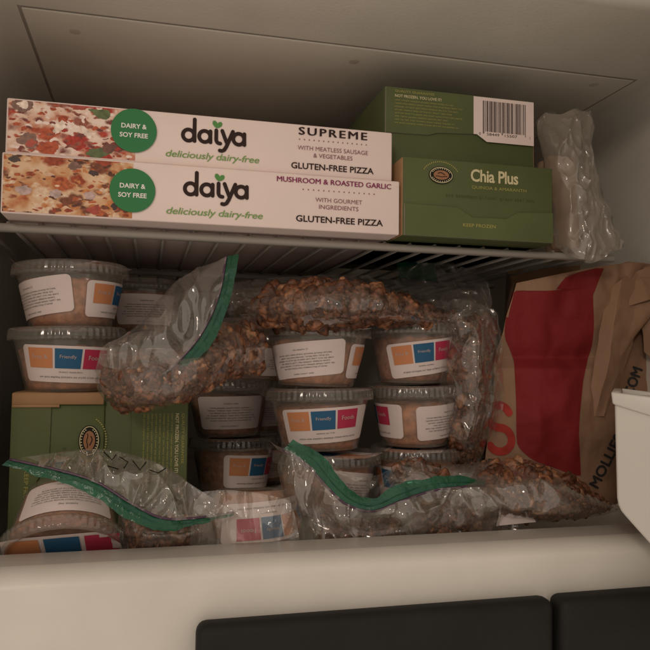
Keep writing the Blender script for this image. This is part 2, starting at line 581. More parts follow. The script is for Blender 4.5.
# ------------------------------------------------------------------ pizza boxes
def blob2d(cx, cy, r, rng, n=40, asp=1.0, rot=0.0):
    n = 40
    out = []
    ph = rng.random() * 9
    for i in range(n):
        a = 2 * math.pi * i / n
        rr = r * (0.85 + 0.40 * noise.noise((math.cos(a) * 1.3 + ph, math.sin(a) * 1.3, ph)) + 0.22 * noise.noise((math.cos(a) * 4 + ph, math.sin(a) * 4, ph)))
        x, y = rr * math.cos(a) * asp, rr * math.sin(a)
        out.append((cx + x * math.cos(rot) - y * math.sin(rot), cy + x * math.sin(rot) + y * math.cos(rot)))
    return out, [tuple(range(n))]

def clip_rect(tf, x0, y0, x1, y1):
    return [(min(max(x, x0), x1), min(max(y, y0), y1)) for x, y in tf[0]], tf[1]

def pizza_mat(name, lo, mid, hi, spots, dens):
    m = bpy.data.materials.new(name)
    m.use_nodes = True
    nt = m.node_tree
    L = nt.links.new
    b = nt.nodes['Principled BSDF']
    b.inputs['Roughness'].default_value = 0.55
    b.inputs['Specular IOR Level'].default_value = 0.2
    tc = nt.nodes.new('ShaderNodeTexCoord')
    wn = nt.nodes.new('ShaderNodeTexNoise')
    wn.inputs['Scale'].default_value = 160
    wn.inputs['Detail'].default_value = 3
    L(tc.outputs['Object'], wn.inputs['Vector'])
    sc = nt.nodes.new('ShaderNodeVectorMath')
    sc.operation = 'SCALE'
    sc.inputs['Scale'].default_value = 0.0055
    L(wn.outputs['Color'], sc.inputs[0])
    ad = nt.nodes.new('ShaderNodeVectorMath')
    L(tc.outputs['Object'], ad.inputs[0])
    L(sc.outputs[0], ad.inputs[1])
    n = nt.nodes.new('ShaderNodeTexNoise')
    n.inputs['Scale'].default_value = 75
    n.inputs['Detail'].default_value = 5
    L(ad.outputs[0], n.inputs['Vector'])
    r = nt.nodes.new('ShaderNodeValToRGB')
    r.color_ramp.elements[0].position, r.color_ramp.elements[1].position = 0.36, 0.62
    r.color_ramp.elements[0].color, r.color_ramp.elements[1].color = (*lo, 1), (*hi, 1)
    e = r.color_ramp.elements.new(0.48)
    e.color = (*mid, 1)
    L(n.outputs['Fac'], r.inputs['Fac'])
    prev = r.outputs['Color']
    for k, (scale, thr) in enumerate(dens):
        mp = nt.nodes.new('ShaderNodeMapping')
        mp.inputs['Scale'].default_value = (0.62, 1, 1.0 + 0.2 * k)
        mp.inputs['Location'].default_value = (0.3 * k, 0.1, 0.7 * k)
        L(ad.outputs[0], mp.inputs['Vector'])
        v = nt.nodes.new('ShaderNodeTexVoronoi')
        v.inputs['Scale'].default_value = scale
        L(mp.outputs[0], v.inputs['Vector'])
        sp = nt.nodes.new('ShaderNodeSeparateColor')
        L(v.outputs['Color'], sp.inputs[0])
        cr_ = nt.nodes.new('ShaderNodeValToRGB')
        cr_.color_ramp.interpolation = 'CONSTANT'
        for i_ in range(len(spots) - 2):
            cr_.color_ramp.elements.new(0.5)
        for i_, (e, c) in enumerate(zip(cr_.color_ramp.elements, spots)):
            e.position = i_ / len(spots)
            e.color = (*c, 1)
        L(sp.outputs[0], cr_.inputs['Fac'])
        # size of each topping varies, some cells stay bare
        mr = nt.nodes.new('ShaderNodeMapRange')
        mr.inputs['From Min'].default_value, mr.inputs['From Max'].default_value = 0.15, 1.0
        mr.inputs['To Min'].default_value, mr.inputs['To Max'].default_value = -0.1, thr
        L(sp.outputs[1], mr.inputs['Value'])
        sb = nt.nodes.new('ShaderNodeMath')
        sb.operation = 'SUBTRACT'
        L(mr.outputs[0], sb.inputs[0])
        L(v.outputs['Distance'], sb.inputs[1])
        sm = nt.nodes.new('ShaderNodeMapRange')
        sm.inputs['From Min'].default_value, sm.inputs['From Max'].default_value = 0.0, 0.20
        L(sb.outputs[0], sm.inputs['Value'])
        # mottle inside the piece
        n3 = nt.nodes.new('ShaderNodeTexNoise')
        n3.inputs['Scale'].default_value = 420
        L(tc.outputs['Object'], n3.inputs['Vector'])
        ov = nt.nodes.new('ShaderNodeMix')
        ov.data_type, ov.blend_type = 'RGBA', 'OVERLAY'
        ov.inputs[0].default_value = 0.7
        L(cr_.outputs['Color'], ov.inputs[6])
        L(n3.outputs['Fac'], ov.inputs[7])
        mx = nt.nodes.new('ShaderNodeMix')
        mx.data_type = 'RGBA'
        L(sm.outputs[0], mx.inputs[0])
        L(prev, mx.inputs[6])
        L(ov.outputs[2], mx.inputs[7])
        prev = mx.outputs[2]
    L(prev, b.inputs['Base Color'])
    return m
CHEESE_A = pizza_mat('pizza_photo_cheese', (0.55, 0.22, 0.13), (0.74, 0.50, 0.38), (0.82, 0.66, 0.56),
                     [(0.40, 0.05, 0.035), (0.30, 0.10, 0.07), (0.36, 0.07, 0.03), (0.20, 0.06, 0.05), (0.85, 0.70, 0.62), (0.45, 0.10, 0.05)], ((105, 0.78), (180, 0.80), (330, 0.72)))
CHEESE_B = pizza_mat('pizza_photo_golden_cheese', (0.50, 0.20, 0.08), (0.62, 0.36, 0.19), (0.72, 0.50, 0.33),
                     [(0.20, 0.07, 0.04), (0.33, 0.07, 0.035), (0.12, 0.05, 0.035), (0.55, 0.22, 0.08), (0.45, 0.12, 0.05), (0.72, 0.52, 0.36)], ((105, 0.74), (190, 0.78), (340, 0.72)))
TOPS = {k: mat('pizza_photo_' + k, c, 0.45, 0.4, var=0.35, vscale=260) for k, c in dict(
    tomato=(0.38, 0.055, 0.03), pepper=(0.10, 0.13, 0.045), sausage=(0.15, 0.055, 0.035), mushroom=(0.20, 0.10, 0.07),
    dark=(0.05, 0.025, 0.018), cream=(0.80, 0.62, 0.52), orange=(0.52, 0.18, 0.06), grey=(0.46, 0.33, 0.30)).items()}

def letters_logo(s):
    """lower case rounded wordmark, drawn with pen strokes, about 4.6 units wide"""
    w = 0.25
    st = []
    def bowl(cx):
        return arc(cx, 0.48, 0.36, 0.37, 0, 360, 22)[:-1]
    st.append(stroke2d(bowl(0.48), w, True))
    st.append(stroke2d([(0.86, 1.55), (0.86, 1.0), (0.86, 0.5), (0.87, 0.12)], w))
    st.append(stroke2d(bowl(1.52)[0:], w, True))
    st.append(stroke2d([(1.89, 0.85), (1.89, 0.5), (1.90, 0.12)], w))
    st.append(stroke2d([(2.27, 0.95), (2.27, 0.40)] + arc(2.46, 0.36, 0.19, 0.26, 180, 270, 6) + [(2.54, 0.09)], w))
    st.append(stroke2d([(2.66, 0.95), (2.80, 0.58), (2.97, 0.16)], w))
    st.append(stroke2d([(3.36, 0.95), (3.16, 0.45), (2.94, -0.10), (2.80, -0.33), (2.66, -0.40), (2.52, -0.38)], w))
    st.append(stroke2d(bowl(3.75), w, True))
    st.append(stroke2d([(4.12, 0.85), (4.12, 0.5), (4.13, 0.12)], w))
    return [([(x * s, y * s) for x, y in v], f) for v, f in st]

def heart_leaf(s):
    L = [(2.27 * s, 1.12 * s)]
    a = [(0, 0), (-.13, .10), (-.22, .24), (-.21, .38), (-.10, .44), (0.02, .36), (0.06, .27), (.14, .36), (.27, .38), (.34, .29), (.30, .14), (.17, .04)]
    return [(2.27 * s + x * s * 1.15, 1.10 * s + y * s * 1.15) for x, y in a], [tuple(range(len(a)))]

def pizza_box(label, loc, W, H, D, style, rz=0.0):
    t = thing('pizza_box', label, 'pizza box', loc, 'frozen pizza boxes stacked on the wire shelf', (0, 0, rz))
    t.scale = (UP, UP, UP)
    rng = random.Random(11 if style == 'supreme' else 23)
    x0 = 0.0
    part('carton', box_mesh('carton', 0, W, 0, D, 0, H, CARD, 0.0010, 2), t)
    # seam line of the side flap
    part('tuck_flap', box_mesh('tuck_flap', W - 0.0012, W + 0.0009, 0.003, D - 0.004, 0.003, H * 0.86, CARD, 0.0004, 1), t)
    pw = 0.308 * W if style == 'supreme' else 0.302 * W
    m0, m1 = 0.0012, H - 0.0012
    px = rect2d(0.0012, m0, pw, m1, 8, 4)
    ph = front_part('photo_print', px, 0.00025, CHEESE_A if style == 'supreme' else CHEESE_B, t)
    kinds = (['tomato'] * 7 + ['cream'] * 7 + ['orange'] * 3 + ['sausage'] * 5 + ['mushroom'] * 4 + ['pepper'] * 2 + ['dark']) if style == 'supreme' \
        else (['tomato'] * 4 + ['orange'] * 5 + ['mushroom'] * 4 + ['dark'] * 3 + ['grey'] * 2 + ['cream'] * 3 + ['sausage'] * 4)
    vs, fs, mi = [], [], []
    keys = list(TOPS)
    lift = 0.0003
    for i in range(0):
        k = rng.choice(kinds)
        r = rng.uniform(0.0010, 0.0030)
        asp = rng.uniform(0.8, 1.9)
        tf = blob2d(rng.uniform(0.003, pw - 0.001), rng.uniform(0.002, H - 0.002), r, rng, 13, asp, rng.uniform(-0.8, 0.8))
        tf = clip_rect(tf, 0.0013, m0, pw, m1)
        lift += 0.000004
        v, f = on_front(tf, lift)
        o = len(vs)
        vs += v
        fs += [tuple(q + o for q in f[0])]
        mi.append(keys.index(k))
    big = [('pepper', 0.060, 0.0315, 0.0034, 2.6, -0.15), ('pepper', 0.058, 0.0045, 0.0034, 2.8, 0.1), ('mushroom', 0.010, 0.033, 0.0048, 1.4, 0.1), ('cream', 0.0105, 0.033, 0.0028, 1.5, 0.1),
           ('mushroom', 0.014, 0.009, 0.0050, 1.4, 0.2), ('tomato', 0.016, 0.0075, 0.0026, 1.6, 0.2), ('tomato', 0.045, 0.0345, 0.0020, 3.0, 0.0), ('sausage', 0.0700, 0.026, 0.0030, 1.3, 0.0),
           ('sausage', 0.066, 0.008, 0.0034, 1.5, 0.2), ('cream', 0.033, 0.020, 0.0030, 2.4, 0.9), ('cream', 0.050, 0.018, 0.0022, 2.6, -0.9)] if style == 'supreme' else \
          [('grey', 0.014, 0.016, 0.0034, 1.5, 0.0), ('grey', 0.034, 0.015, 0.0032, 1.2, 0.1), ('grey', 0.055, 0.015, 0.0032, 1.3, 0.1),
           ('dark', 0.057, 0.030, 0.0022, 1.6, -0.2), ('mushroom', 0.045, 0.034, 0.0030, 1.5, -0.1), ('tomato', 0.058, 0.0055, 0.0032, 2.0, 0.2),
           ('dark', 0.071, 0.0085, 0.0024, 1.0, 0.0), ('dark', 0.008, 0.036, 0.0024, 1.9, 0.0), ('tomato', 0.070, 0.022, 0.0024, 1.6, 0.4)]
    for k, cx, cy, r, asp, rot in big:
        tf = clip_rect(blob2d(cx, cy, r, rng, 17, asp, rot), 0.0013, m0, pw, m1)
        lift += 0.000004
        v, f = on_front(tf, lift)
        o = len(vs)
        vs += v
        fs += [tuple(q + o for q in f[0])]
        mi.append(keys.index(k))
    part('toppings_print', mesh('toppings_print', vs, fs, [TOPS[k] for k in keys], mi=mi), ph)
    # badge
    bx, by, br = (0.304 * W, 0.585 * H, 0.0152) if style == 'supreme' else (0.302 * W, 0.50 * H, 0.0150)
    bd = front_part('badge', disc2d(bx, by, br, n=48), 0.0012, BADGE, t)
    tx = join2d([fit2d(text2d('DAIRY &', bold=0.022), bx, by + 0.0030, h=0.0033), fit2d(text2d('SOY FREE', bold=0.022), bx, by - 0.0033, h=0.0033)])
    front_part('lettering', tx, 0.0014, INK_WHITE, bd)
    # wordmark
    lx, ly, ls = (0.422 * W, 0.455 * H, 0.0107) if style == 'supreme' else (0.424 * W, 0.47 * H, 0.0107)
    vs, fs = [], []
    for i, (v, f) in enumerate(letters_logo(ls)):
        o = len(vs)
        vs += [(x + lx, -(0.0004 + 0.00003 * i), z + ly) for x, z in v]
        fs += [tuple(q + o for q in p) for p in f]
    wmk = part('wordmark', mesh('wordmark', vs, fs, INK), t)
    hv = heart_leaf(ls)
    front_part('leaf_mark', ([(x + lx, y + ly) for x, y in hv[0]], hv[1]), 0.0005, INK_GREEN, wmk)
    front_part('tagline', fit2d(text2d('deliciously dairy-free', shear=0.22, bold=0.006, spacing=0.95), 0.506 * W, 0.20 * H if style == 'supreme' else 0.185 * H, w=0.243 * W, h=0.0062), 0.0005, INK_SCRIPT, t)
    # right hand print
    cx = 0.83 * W
    if style == 'supreme':
        bold_part('title_lettering', fit2d(text2d('SUPREME', spacing=1.25), cx, 0.868 * H, w=0.192 * W, h=0.0056), 0.0005, INK, t, 0.00030)
        front_part('description_lettering', join2d([fit2d(text2d('WITH MEATLESS SAUSAGE', bold=0.003), cx, 0.535 * H, w=0.198 * W, h=0.0031),
                                                    fit2d(text2d('& VEGETABLES', bold=0.003), cx, 0.40 * H, w=0.110 * W, h=0.0031)]), 0.0005, INK_GREY, t)
        front_part('dotted_rule', join2d([disc2d(cx + (i - 7) * 0.0036, 0.70 * H, 0.0005, n=8) for i in range(15)]), 0.0005, INK_GREY, t)
        front_part('product_lettering', fit2d(text2d('GLUTEN-FREE PIZZA', bold=0.018), cx + 0.0, 0.175 * H, w=0.232 * W, h=0.0046), 0.0005, INK, t)
    else:
        bold_part('title_lettering', fit2d(text2d('MUSHROOM & ROASTED GARLIC'), cx - 0.003, 0.885 * H, w=0.312 * W, h=0.0037), 0.0005, INK_PLUM, t)
        front_part('description_lettering', join2d([fit2d(text2d('WITH GOURMET', bold=0.003), cx, 0.555 * H, w=0.128 * W, h=0.0031),
                                                    fit2d(text2d('INGREDIENTS', bold=0.003), cx, 0.43 * H, w=0.108 * W, h=0.0031)]), 0.0005, INK_GREY, t)
        front_part('dotted_rule', join2d([disc2d(cx + (i - 7) * 0.0038, 0.725 * H, 0.0005, n=8) for i in range(15)]), 0.0005, INK_GREY, t)
        front_part('product_lettering', fit2d(text2d('GLUTEN-FREE PIZZA', bold=0.018), cx + 0.001, 0.20 * H, w=0.238 * W, h=0.0047), 0.0005, INK, t)
    return t

BW = 0.272
pizza_box('lower white pizza box with mushroom and roasted garlic lettering in plum', (-0.0860, 0.449, SHZ + 0.0002), BW + 0.002, 0.0403, 0.262, 'garlic')
pizza_box('upper white pizza box with supreme lettering and red and green toppings', (-0.0850, 0.452, SHZ + 0.0368), BW - 0.004, 0.0370, 0.262, 'supreme')

# ------------------------------------------------------------------ green waffle cartons
def emblem(parent, cx, cy, s):
    e = front_part('emblem', disc2d(cx, cy, 0.0098 * s, 0.0066 * s), 0.0010, EMBLEM, parent)
    front_part('ring', ring2d(cx, cy, 0.0092 * s, 0.0060 * s, 0.0005 * s), 0.0012, INK_CREAM, e)
    front_part('centre', disc2d(cx, cy, 0.0062 * s, 0.0036 * s), 0.0013, EMBLEM_IN, e)
    front_part('swoosh', join2d([stroke2d([(cx - 0.0045 * s + 0.0009 * k * s, cy - 0.0012 * s + 0.0003 * s * math.sin(k * 0.9)) for k in range(11)], 0.0005 * s),
                                 stroke2d([(cx - 0.0028 * s + 0.0007 * k * s, cy + 0.0010 * s + 0.0008 * s * math.sin(k * 0.5)) for k in range(9)], 0.0006 * s)]), 0.0015, EMBLEM, e)
    rr = random.Random(5)
    dots = []
    for k in range(26):
        a = 2 * math.pi * k / 26
        if abs(math.sin(a)) > 0.25:
            dots.append(rect2d(cx + 0.0077 * s * math.cos(a) - 0.0003 * s, cy + 0.0049 * s * math.sin(a) - 0.0004 * s, cx + 0.0077 * s * math.cos(a) + 0.0003 * s, cy + 0.0049 * s * math.sin(a) + 0.0004 * s))
    front_part('ring_lettering', join2d(dots), 0.0013, INK_CREAM, e)

def carton_name_end(label, loc, W, H, D, rot=(0, 0, 0), upright_text=True):
    t = thing('waffle_box', label, 'food box', loc, 'green frozen waffle boxes', rot)
    c = box_mesh('carton', 0, W, 0, D, 0, H, WAFFLE, 0.0009, 2)
    part('carton', c, t)
    part('side_panel', box_mesh('side_panel', -0.0007, 0.0002, 0.0006, D - 0.001, 0.0006, H - 0.0006, TAN, 0.0003, 1), t)
    fl = [(0.0008, 0.0006), (W - 0.0008, 0.0006), (W - 0.0008, 0.024), (0.094, 0.0225), (0.084, 0.017), (0.055, 0.0165), (0.043, 0.0235), (0.0008, 0.024)]
    fl = [(min(x, W - 0.0008), z) for x, z in fl]
    vs = [(x, -0.0016, z) for x, z in fl] + [(x, -0.0001, z) for x, z in fl]
    n = len(fl)
    fs = [tuple(range(n))] + [(i, n + i, n + (i + 1) % n, (i + 1) % n) for i in range(n)]
    fo = part('tuck_flap', mesh('tuck_flap', vs, fs, [WAFFLE2, CARD_IN], mi=[0] + [1] * n), t)
    front_part('lettering', fit2d(text2d('KEEP FROZEN', bold=0.01), 0.061, 0.0105, w=0.027, h=0.0026), 0.0019, INK_GOLD, fo)
    emblem(t, 0.030, 0.0475, 1.0)
    rr = random.Random(3)
    arcs = []
    for k in range(20):
        a = math.radians(150 - 120 * k / 19)
        x, z = 0.030 + 0.0155 * math.cos(a), 0.0455 + 0.0125 * math.sin(a)
        arcs.append(rect2d(x - 0.00035, z - 0.0006, x + 0.00035, z + 0.0004))
    front_part('arched_lettering', join2d(arcs), 0.0003, INK_GOLD, t)
    front_part('name_lettering', fit2d(text2d('Chia Plus', bold=0.022, spacing=0.95), 0.0745, 0.0495, w=0.040, h=0.0098), 0.0003, INK_CREAM, t)
    front_part('flavour_lettering', fit2d(text2d('QUINOA & AMARANTH', bold=0.01), 0.0785, 0.0402, w=0.046, h=0.0028), 0.0003, INK_GOLD, t)
    front_part('date_stamp', words2d(0.034, 0.0315, 0.110, 0.0365, 1, random.Random(2), 0.6, 0.0), 0.0003, STAMP, t)
    return t

def carton_barcode_end(label, loc, W, H, D, rot=(0, 0, 0)):
    t = thing('waffle_box', label, 'food box', loc, 'green frozen waffle boxes', rot)
    part('carton', box_mesh('carton', 0, W, 0, D, 0, H, WAFFLE, 0.0009, 2), t)
    part('side_panel', box_mesh('side_panel', W - 0.0002, W + 0.0006, 0.0006, D - 0.001, 0.0006, H - 0.0006, TAN, 0.0003, 1), t)
    fl = [(0.0008, H - 0.0006), (W - 0.0008, H - 0.0006), (W - 0.0008, H - 0.037), (0.088, H - 0.037), (0.0775, H - 0.0315), (0.044, H - 0.0335), (0.036, H - 0.036), (0.0008, H - 0.0365)]
    fl = [(min(x, W - 0.0008), z) for x, z in fl]
    vs = [(x, -0.0016, z) for x, z in fl] + [(x, -0.0001, z) for x, z in fl]
    n = len(fl)
    fo = part('tuck_flap', mesh('tuck_flap', vs, [tuple(reversed(range(n)))] + [((i + 1) % n, n + (i + 1) % n, n + i, i) for i in range(n)], [WAFFLE2, CARD_IN], mi=[0] + [1] * n), t)
    rr = random.Random(9)
    front_part('small_print', join2d([fit2d(text2d('QUALITY GUARANTEE', bold=0.01), 0.0245, H - 0.0035, w=0.033, h=0.0021),
                                      words2d(0.008, H - 0.029, 0.067, H - 0.0085, 8, rr, 0.50, 0.32)]), 0.0019, INK_GOLD, fo)
    front_part('bold_print', fit2d(text2d('NOT FROZEN. YOU LOVE IT!', bold=0.02), 0.0275, H - 0.0072, w=0.039, h=0.0023), 0.0020, INK_CREAM, fo)
    if W > 0.115:
        bl = front_part('barcode_label', ([(0.0745, H - 0.0012), (0.0745, H - 0.0320), (0.0775, H - 0.0320), (0.086, H - 0.0375), (W - 0.001, H - 0.0375), (W - 0.001, H - 0.0012)], [(0, 1, 2, 3, 4, 5)]), 0.0021, CARD, t)
        bars = []
        x = 0.0825
        while x < W - 0.0075:
            w = rr.choice((0.0003, 0.0005, 0.0005, 0.0009))
            long_ = x < 0.0845 or x > W - 0.0095 or 0.0985 < x < 0.1005
            bars.append(rect2d(x, H - (0.0310 if long_ else 0.0292), x + w, H - 0.0040))
            x += w + rr.choice((0.0003, 0.0004, 0.0006, 0.0009))
        front_part('barcode', join2d(bars), 0.0023, INK, bl)
        front_part('digits', join2d([fit2d(text2d('0'), 0.0800, H - 0.0312, h=0.0022), fit2d(text2d('58449'), 0.0915, H - 0.0312, h=0.0022, w=0.011),
                                     fit2d(text2d('15507'), 0.1075, H - 0.0312, h=0.0022, w=0.011), fit2d(text2d('1'), W - 0.0045, H - 0.0312, h=0.0022)]), 0.0023, INK, bl)
    e = bpy.data.objects.new('side_print', None)
    link(e, t)
    e.rotation_euler = (0, 0, -math.pi / 2)
    e.location = (0, 0.05, 0)
    emblem(e, 0.0, H * 0.55, 1.1)
    return t

carton_name_end('green waffle box named Chia Plus in front of the barcode box', (0.1634, 0.450, SHZ + 0.0002), 0.1245, 0.0600, 0.16).scale = (UP, UP, UP)
carton_barcode_end('green waffle box with white barcode label standing behind the named box', (0.1570, 0.4715, SHZ + 0.0002), 0.1290, 0.1215, 0.17).scale = (UP, UP, UP)
GT = -0.0215          # top of the two cartons standing on end at lower left
BH = GT - ZF
c0 = at(10, 440, 0.488)
eb = carton_name_end('green waffle box standing on end with oval emblem under the left cup stack', (c0.x, 0.488, GT), BH, 0.0565, 0.17, (0, math.pi / 2, 0))
part('top_lip', box_mesh('top_lip', -0.0006, 0.0068, -0.0030, -0.0017, 0.0008, 0.0560, TAN, 0.0004, 1), eb)
part('top_lip', box_mesh('top_lip', 0.0065, 0.0086, -0.0026, -0.0017, 0.0008, 0.0290, TAN, 0.0003, 1), eb)
c1 = at(100, 440, 0.490)
carton_barcode_end('green waffle box standing on end with sideways small print beside the emblem box', (c1.x, 0.490, GT - 0.0050), BH - 0.005, 0.0560, 0.17, (0, math.pi / 2, 0))

# ------------------------------------------------------------------ portion cups
HC = 0.0435
CUPS = {}
def cup_kind(key, rl, rt, rb):
    def rad(z):
        return rb + (rt - rb) * min(1, z / 0.036)
    body = lathe('cup_body', [(rb - 0.004, 0.0018), (rb - 0.002, 0.0002), (rb, 0.0010), (rad(0.012), 0.012), (rad(0.024), 0.024), (rad(0.034), 0.034), (rt + 0.0012, 0.0365), (rt + 0.0024, 0.0368)], 64, CUP)
    floor_ = None
    N = 208
    def ridge(k, i, a):
        if k in (1, 2, 3):
            return 0.00040 if (i % 4) < 2 else -0.00026
        return 0.0
    lid = lathe('lid', [(rl - 0.0022, 0.0346), (rl, 0.0350), (rl - 0.0002, 0.0375), (rl - 0.0006, 0.0415), (rl - 0.0012, 0.0428), (rl - 0.0030, 0.0434),
                        (rl - 0.0048, 0.0428), (rl - 0.0056, 0.0405), (rl - 0.0075, 0.0400), (rl * 0.5, 0.0402), (0.0005, 0.0402)], N, LID, ridge)
    def wob(seed):
        def f(k, i, a):
            if k in (0,):
                return 0
            return 0.0009 * noise.noise((math.cos(a) * 4 + seed, math.sin(a) * 4, k * 1.7)) - 0.0003
        return f
    def filling(seed, top, m):
        pr = [(0.0005, 0.0022), (rb - 0.0025, 0.0022), (rad(0.004) - 0.0013, 0.0045), (rad(0.012) - 0.0011, 0.012), (rad(0.02) - 0.0011, 0.020), (rad(top) - 0.0013, top - 0.002),
              (rad(top) - 0.004, top), (rad(top) * 0.6, top + 0.0015), (rad(top) * 0.25, top + 0.0005), (0.0005, top + 0.001)]
        me = lathe('filling', pr, 48, m, wob(seed))
        for v in me.vertices:
            v.co.z += 0.0022 * noise.noise((v.co.x * 130 + seed, v.co.y * 130, v.co.z * 60)) if v.co.z > top - 0.004 else 0
        return me
    fills = [filling(s, tp, m) for s, tp, m in ((1.3, 0.0315, MASH), (4.1, 0.0290, MASH), (7.7, 0.0325, MASH_DARK), (9.9, 0.0300, MASH_DARK))]
    # curved stickers
    def wrap(tf, lift, zc=0.0185):
        v = []
        for s_, h_ in tf[0]:
            z = zc + h_
            r = rad(z) + lift
            a = -math.pi / 2 + s_ / rad(zc)
            v.append((r * math.cos(a), r * math.sin(a), z))
        return v, tf[1]
    def rounded(w, h, r, nx=24):
        top = []
        bot = []
        for i in range(nx + 1):
            x = -w / 2 + (r * (1 - math.cos(math.pi / 2 * i / 5)) if i <= 5 else w - r * (1 - math.cos(math.pi / 2 * (nx - i) / 5)) if i >= nx - 5 else r + (w - 2 * r) * (i - 5) / (nx - 10))
            dx = max(0, r - (x + w / 2), r - (w / 2 - x))
            d = r - math.sqrt(max(0, r * r - dx * dx))
            top.append((x, h / 2 - d))
            bot.append((x, -h / 2 + d))
        vs = []
        for a_, b_ in zip(bot, top):
            for j in range(5):
                vs.append((a_[0], a_[1] + (b_[1] - a_[1]) * j / 4))
        fs = [(i * 5 + j, (i + 1) * 5 + j, (i + 1) * 5 + j + 1, i * 5 + j + 1) for i in range(nx) for j in range(4)]
        return vs, fs
    d = {}
    W_, H_ = rt * 1.92, 0.0255
    def stickers(roll):
        c_, s_ = math.cos(math.radians(roll)), math.sin(math.radians(roll))
        def wr(tf, lift):
            return wrap(([(x * c_ - y * s_, x * s_ + y * c_) for x, y in tf[0]], tf[1]), lift)
        q = {}
        q['sticker'] = mesh('sticker', *wr(rounded(W_, H_, 0.003), 0.00035), STICKER, True)
        for i, (nm, m) in enumerate((('orange_square', SQ_ORANGE), ('blue_square', SQ_BLUE), ('pink_square', SQ_PINK))):
            xc = (i - 1) * (sq + gap) - rt * 0.10
            q[nm] = mesh(nm, *wr(rect2d(xc - sq / 2, -0.0028, xc + sq / 2, 0.0100, 6, 2), 0.0007), m, True)
        let = []
        for i, wd in enumerate(('Free &', 'Friendly', 'Foods')):
            xc = (i - 1) * (sq + gap) - rt * 0.10
            let.append(fit2d(text2d(wd), xc, 0.0045, w=sq * 0.62))
        q['square_lettering'] = mesh('square_lettering', *wr(join2d(let), 0.0010), INK_FAINT)
        rr = random.Random(17 + int(roll))
        q['small_print'] = mesh('small_print', *wr(join2d([words2d(-rt * 0.25, -0.0056, rt * 0.2, -0.0042, 1, rr, 0.7, 0.2), words2d(-rt * 0.62, -0.0090, rt * 0.62, -0.0074, 1, rr, 0.75, 0.0)]), 0.0008), PRINT)
        q['text_sticker'] = mesh('text_sticker', *wr(rounded(rt * 1.66, H_, 0.003), 0.00035), STICKER, True)
        q['text_print'] = mesh('text_print', *wr(join2d([words2d(-rt * 0.18, 0.0062, rt * 0.18, 0.0080, 1, rr, 0.65, 0.1), words2d(-rt * 0.66, -0.0060, rt * 0.66, 0.0050, 6, rr, 0.58, 0.35, True),
                                                         words2d(-rt * 0.25, -0.0100, rt * 0.25, -0.0083, 1, rr, 0.6, 0.1)]), 0.0008), PRINT)
        return q
    W_, H_ = rt * 1.90, 0.0238
    sq = rt * 0.45
    gap = rt * 0.04
    d['slants'] = {r: stickers(r) for r in (-8, -3, 0, 3, 7)}
    # sticker on top of the lid, one corner lifting
    ls = []
    w2, h2 = rl * 0.93, rl * 0.60
    for j in range(7):
        for i in range(11):
            x = -w2 + 2 * w2 * i / 10
            y = -h2 + 2 * h2 * j / 6
            q = max(0, math.hypot(x, y) - (rl - 0.0052))
            ls.append((x * (1 - 0.2 * q / rl), y, 0.0408 + (0.9 if x * y > 0 and x > 0 else 0.15) * q))
    d['lid_sticker'] = mesh('lid_sticker', ls, rect2d(0, 0, 1, 1, 10, 6)[1], STICKER, True)
    for i, (nm, m) in enumerate((('lid_orange', SQ_ORANGE), ('lid_blue', SQ_BLUE), ('lid_pink', SQ_PINK))):
        xc = (i - 1) * 0.62 * rl
        v, f = rect2d(xc - 0.27 * rl, -0.10 * rl, xc + 0.27 * rl, 0.52 * rl)
        d[nm] = mesh(nm, [(x, y, 0.0412) for x, y in v], f, m)
    d.update(body=body, lid=lid, fills=fills, rl=rl)
    CUPS[key] = d
cup_kind('wide', 0.0385, 0.0350, 0.0270)
cup_kind('slim', 0.0335, 0.0305, 0.0240)

def cup(kind, label, loc, logo=None, text=None, fill=0, rot=(0, 0, 0), group='clear lidded cups of tan mash', s=1.0, peel=None, sl=0, st=0):
    d = CUPS[kind]
    t = thing('portion_cup', label, 'cup', loc, group, rot)
    t.scale = (s, s, s)
    if tuple(rot) == (0, 0, 0):
        t.rotation_euler = (math.radians(RNG.uniform(-1.3, 1.3)), math.radians(RNG.uniform(-1.6, 1.6)), 0)
    part('cup_body', d['body'], t)
    part('lid', d['lid'], t)
    part('filling', d['fills'][fill % 4], t, rot=(0, 0, fill * 1.3))
    if logo is not None:
        q = d['slants'][sl]
        k = part('logo_sticker', q['sticker'], t, rot=(0, 0, math.radians(logo)))
        for nm in ('orange_square', 'blue_square', 'pink_square', 'square_lettering', 'small_print'):
            part(nm, q[nm], k)
    if text is not None:
        q = d['slants'][st]
        k = part('text_sticker', q['text_sticker'], t, rot=(0, 0, math.radians(text)))
        part('small_print', q['text_print'], k)
    if peel is not None:
        k = part('lid_sticker', d['lid_sticker'], t, rot=(0, 0, math.radians(peel)))
        for nm in ('lid_orange', 'lid_blue', 'lid_pink'):
            part(nm.replace('lid_', '') + '_square', d[nm], k)
    return t

def cpos(px, depth, z):
    p = at(px, 361, depth)
    return (p.x, depth, z)

# left stack on the cartons
cup('wide', 'top cup of the left stack directly under the shelf with two white stickers', cpos(70, 0.514, 0.0214), logo=84, text=-46, fill=0, s=0.985, st=7, peel=150)
cup('wide', 'second cup of the left stack standing on the green boxes', cpos(69, 0.514, GT + 0.0006), logo=12, text=160, fill=1, s=0.985, sl=-3, peel=70)
# stack behind the left stack
cup('slim', 'shadowed cup with white sticker at the back right of the left stack', cpos(140, 0.605, GT + 0.0435), text=10, fill=2, peel=20)
cup('slim', 'lower shadowed cup behind the left stack on the green boxes', cpos(140, 0.605, GT + 0.0008), text=60, fill=3)
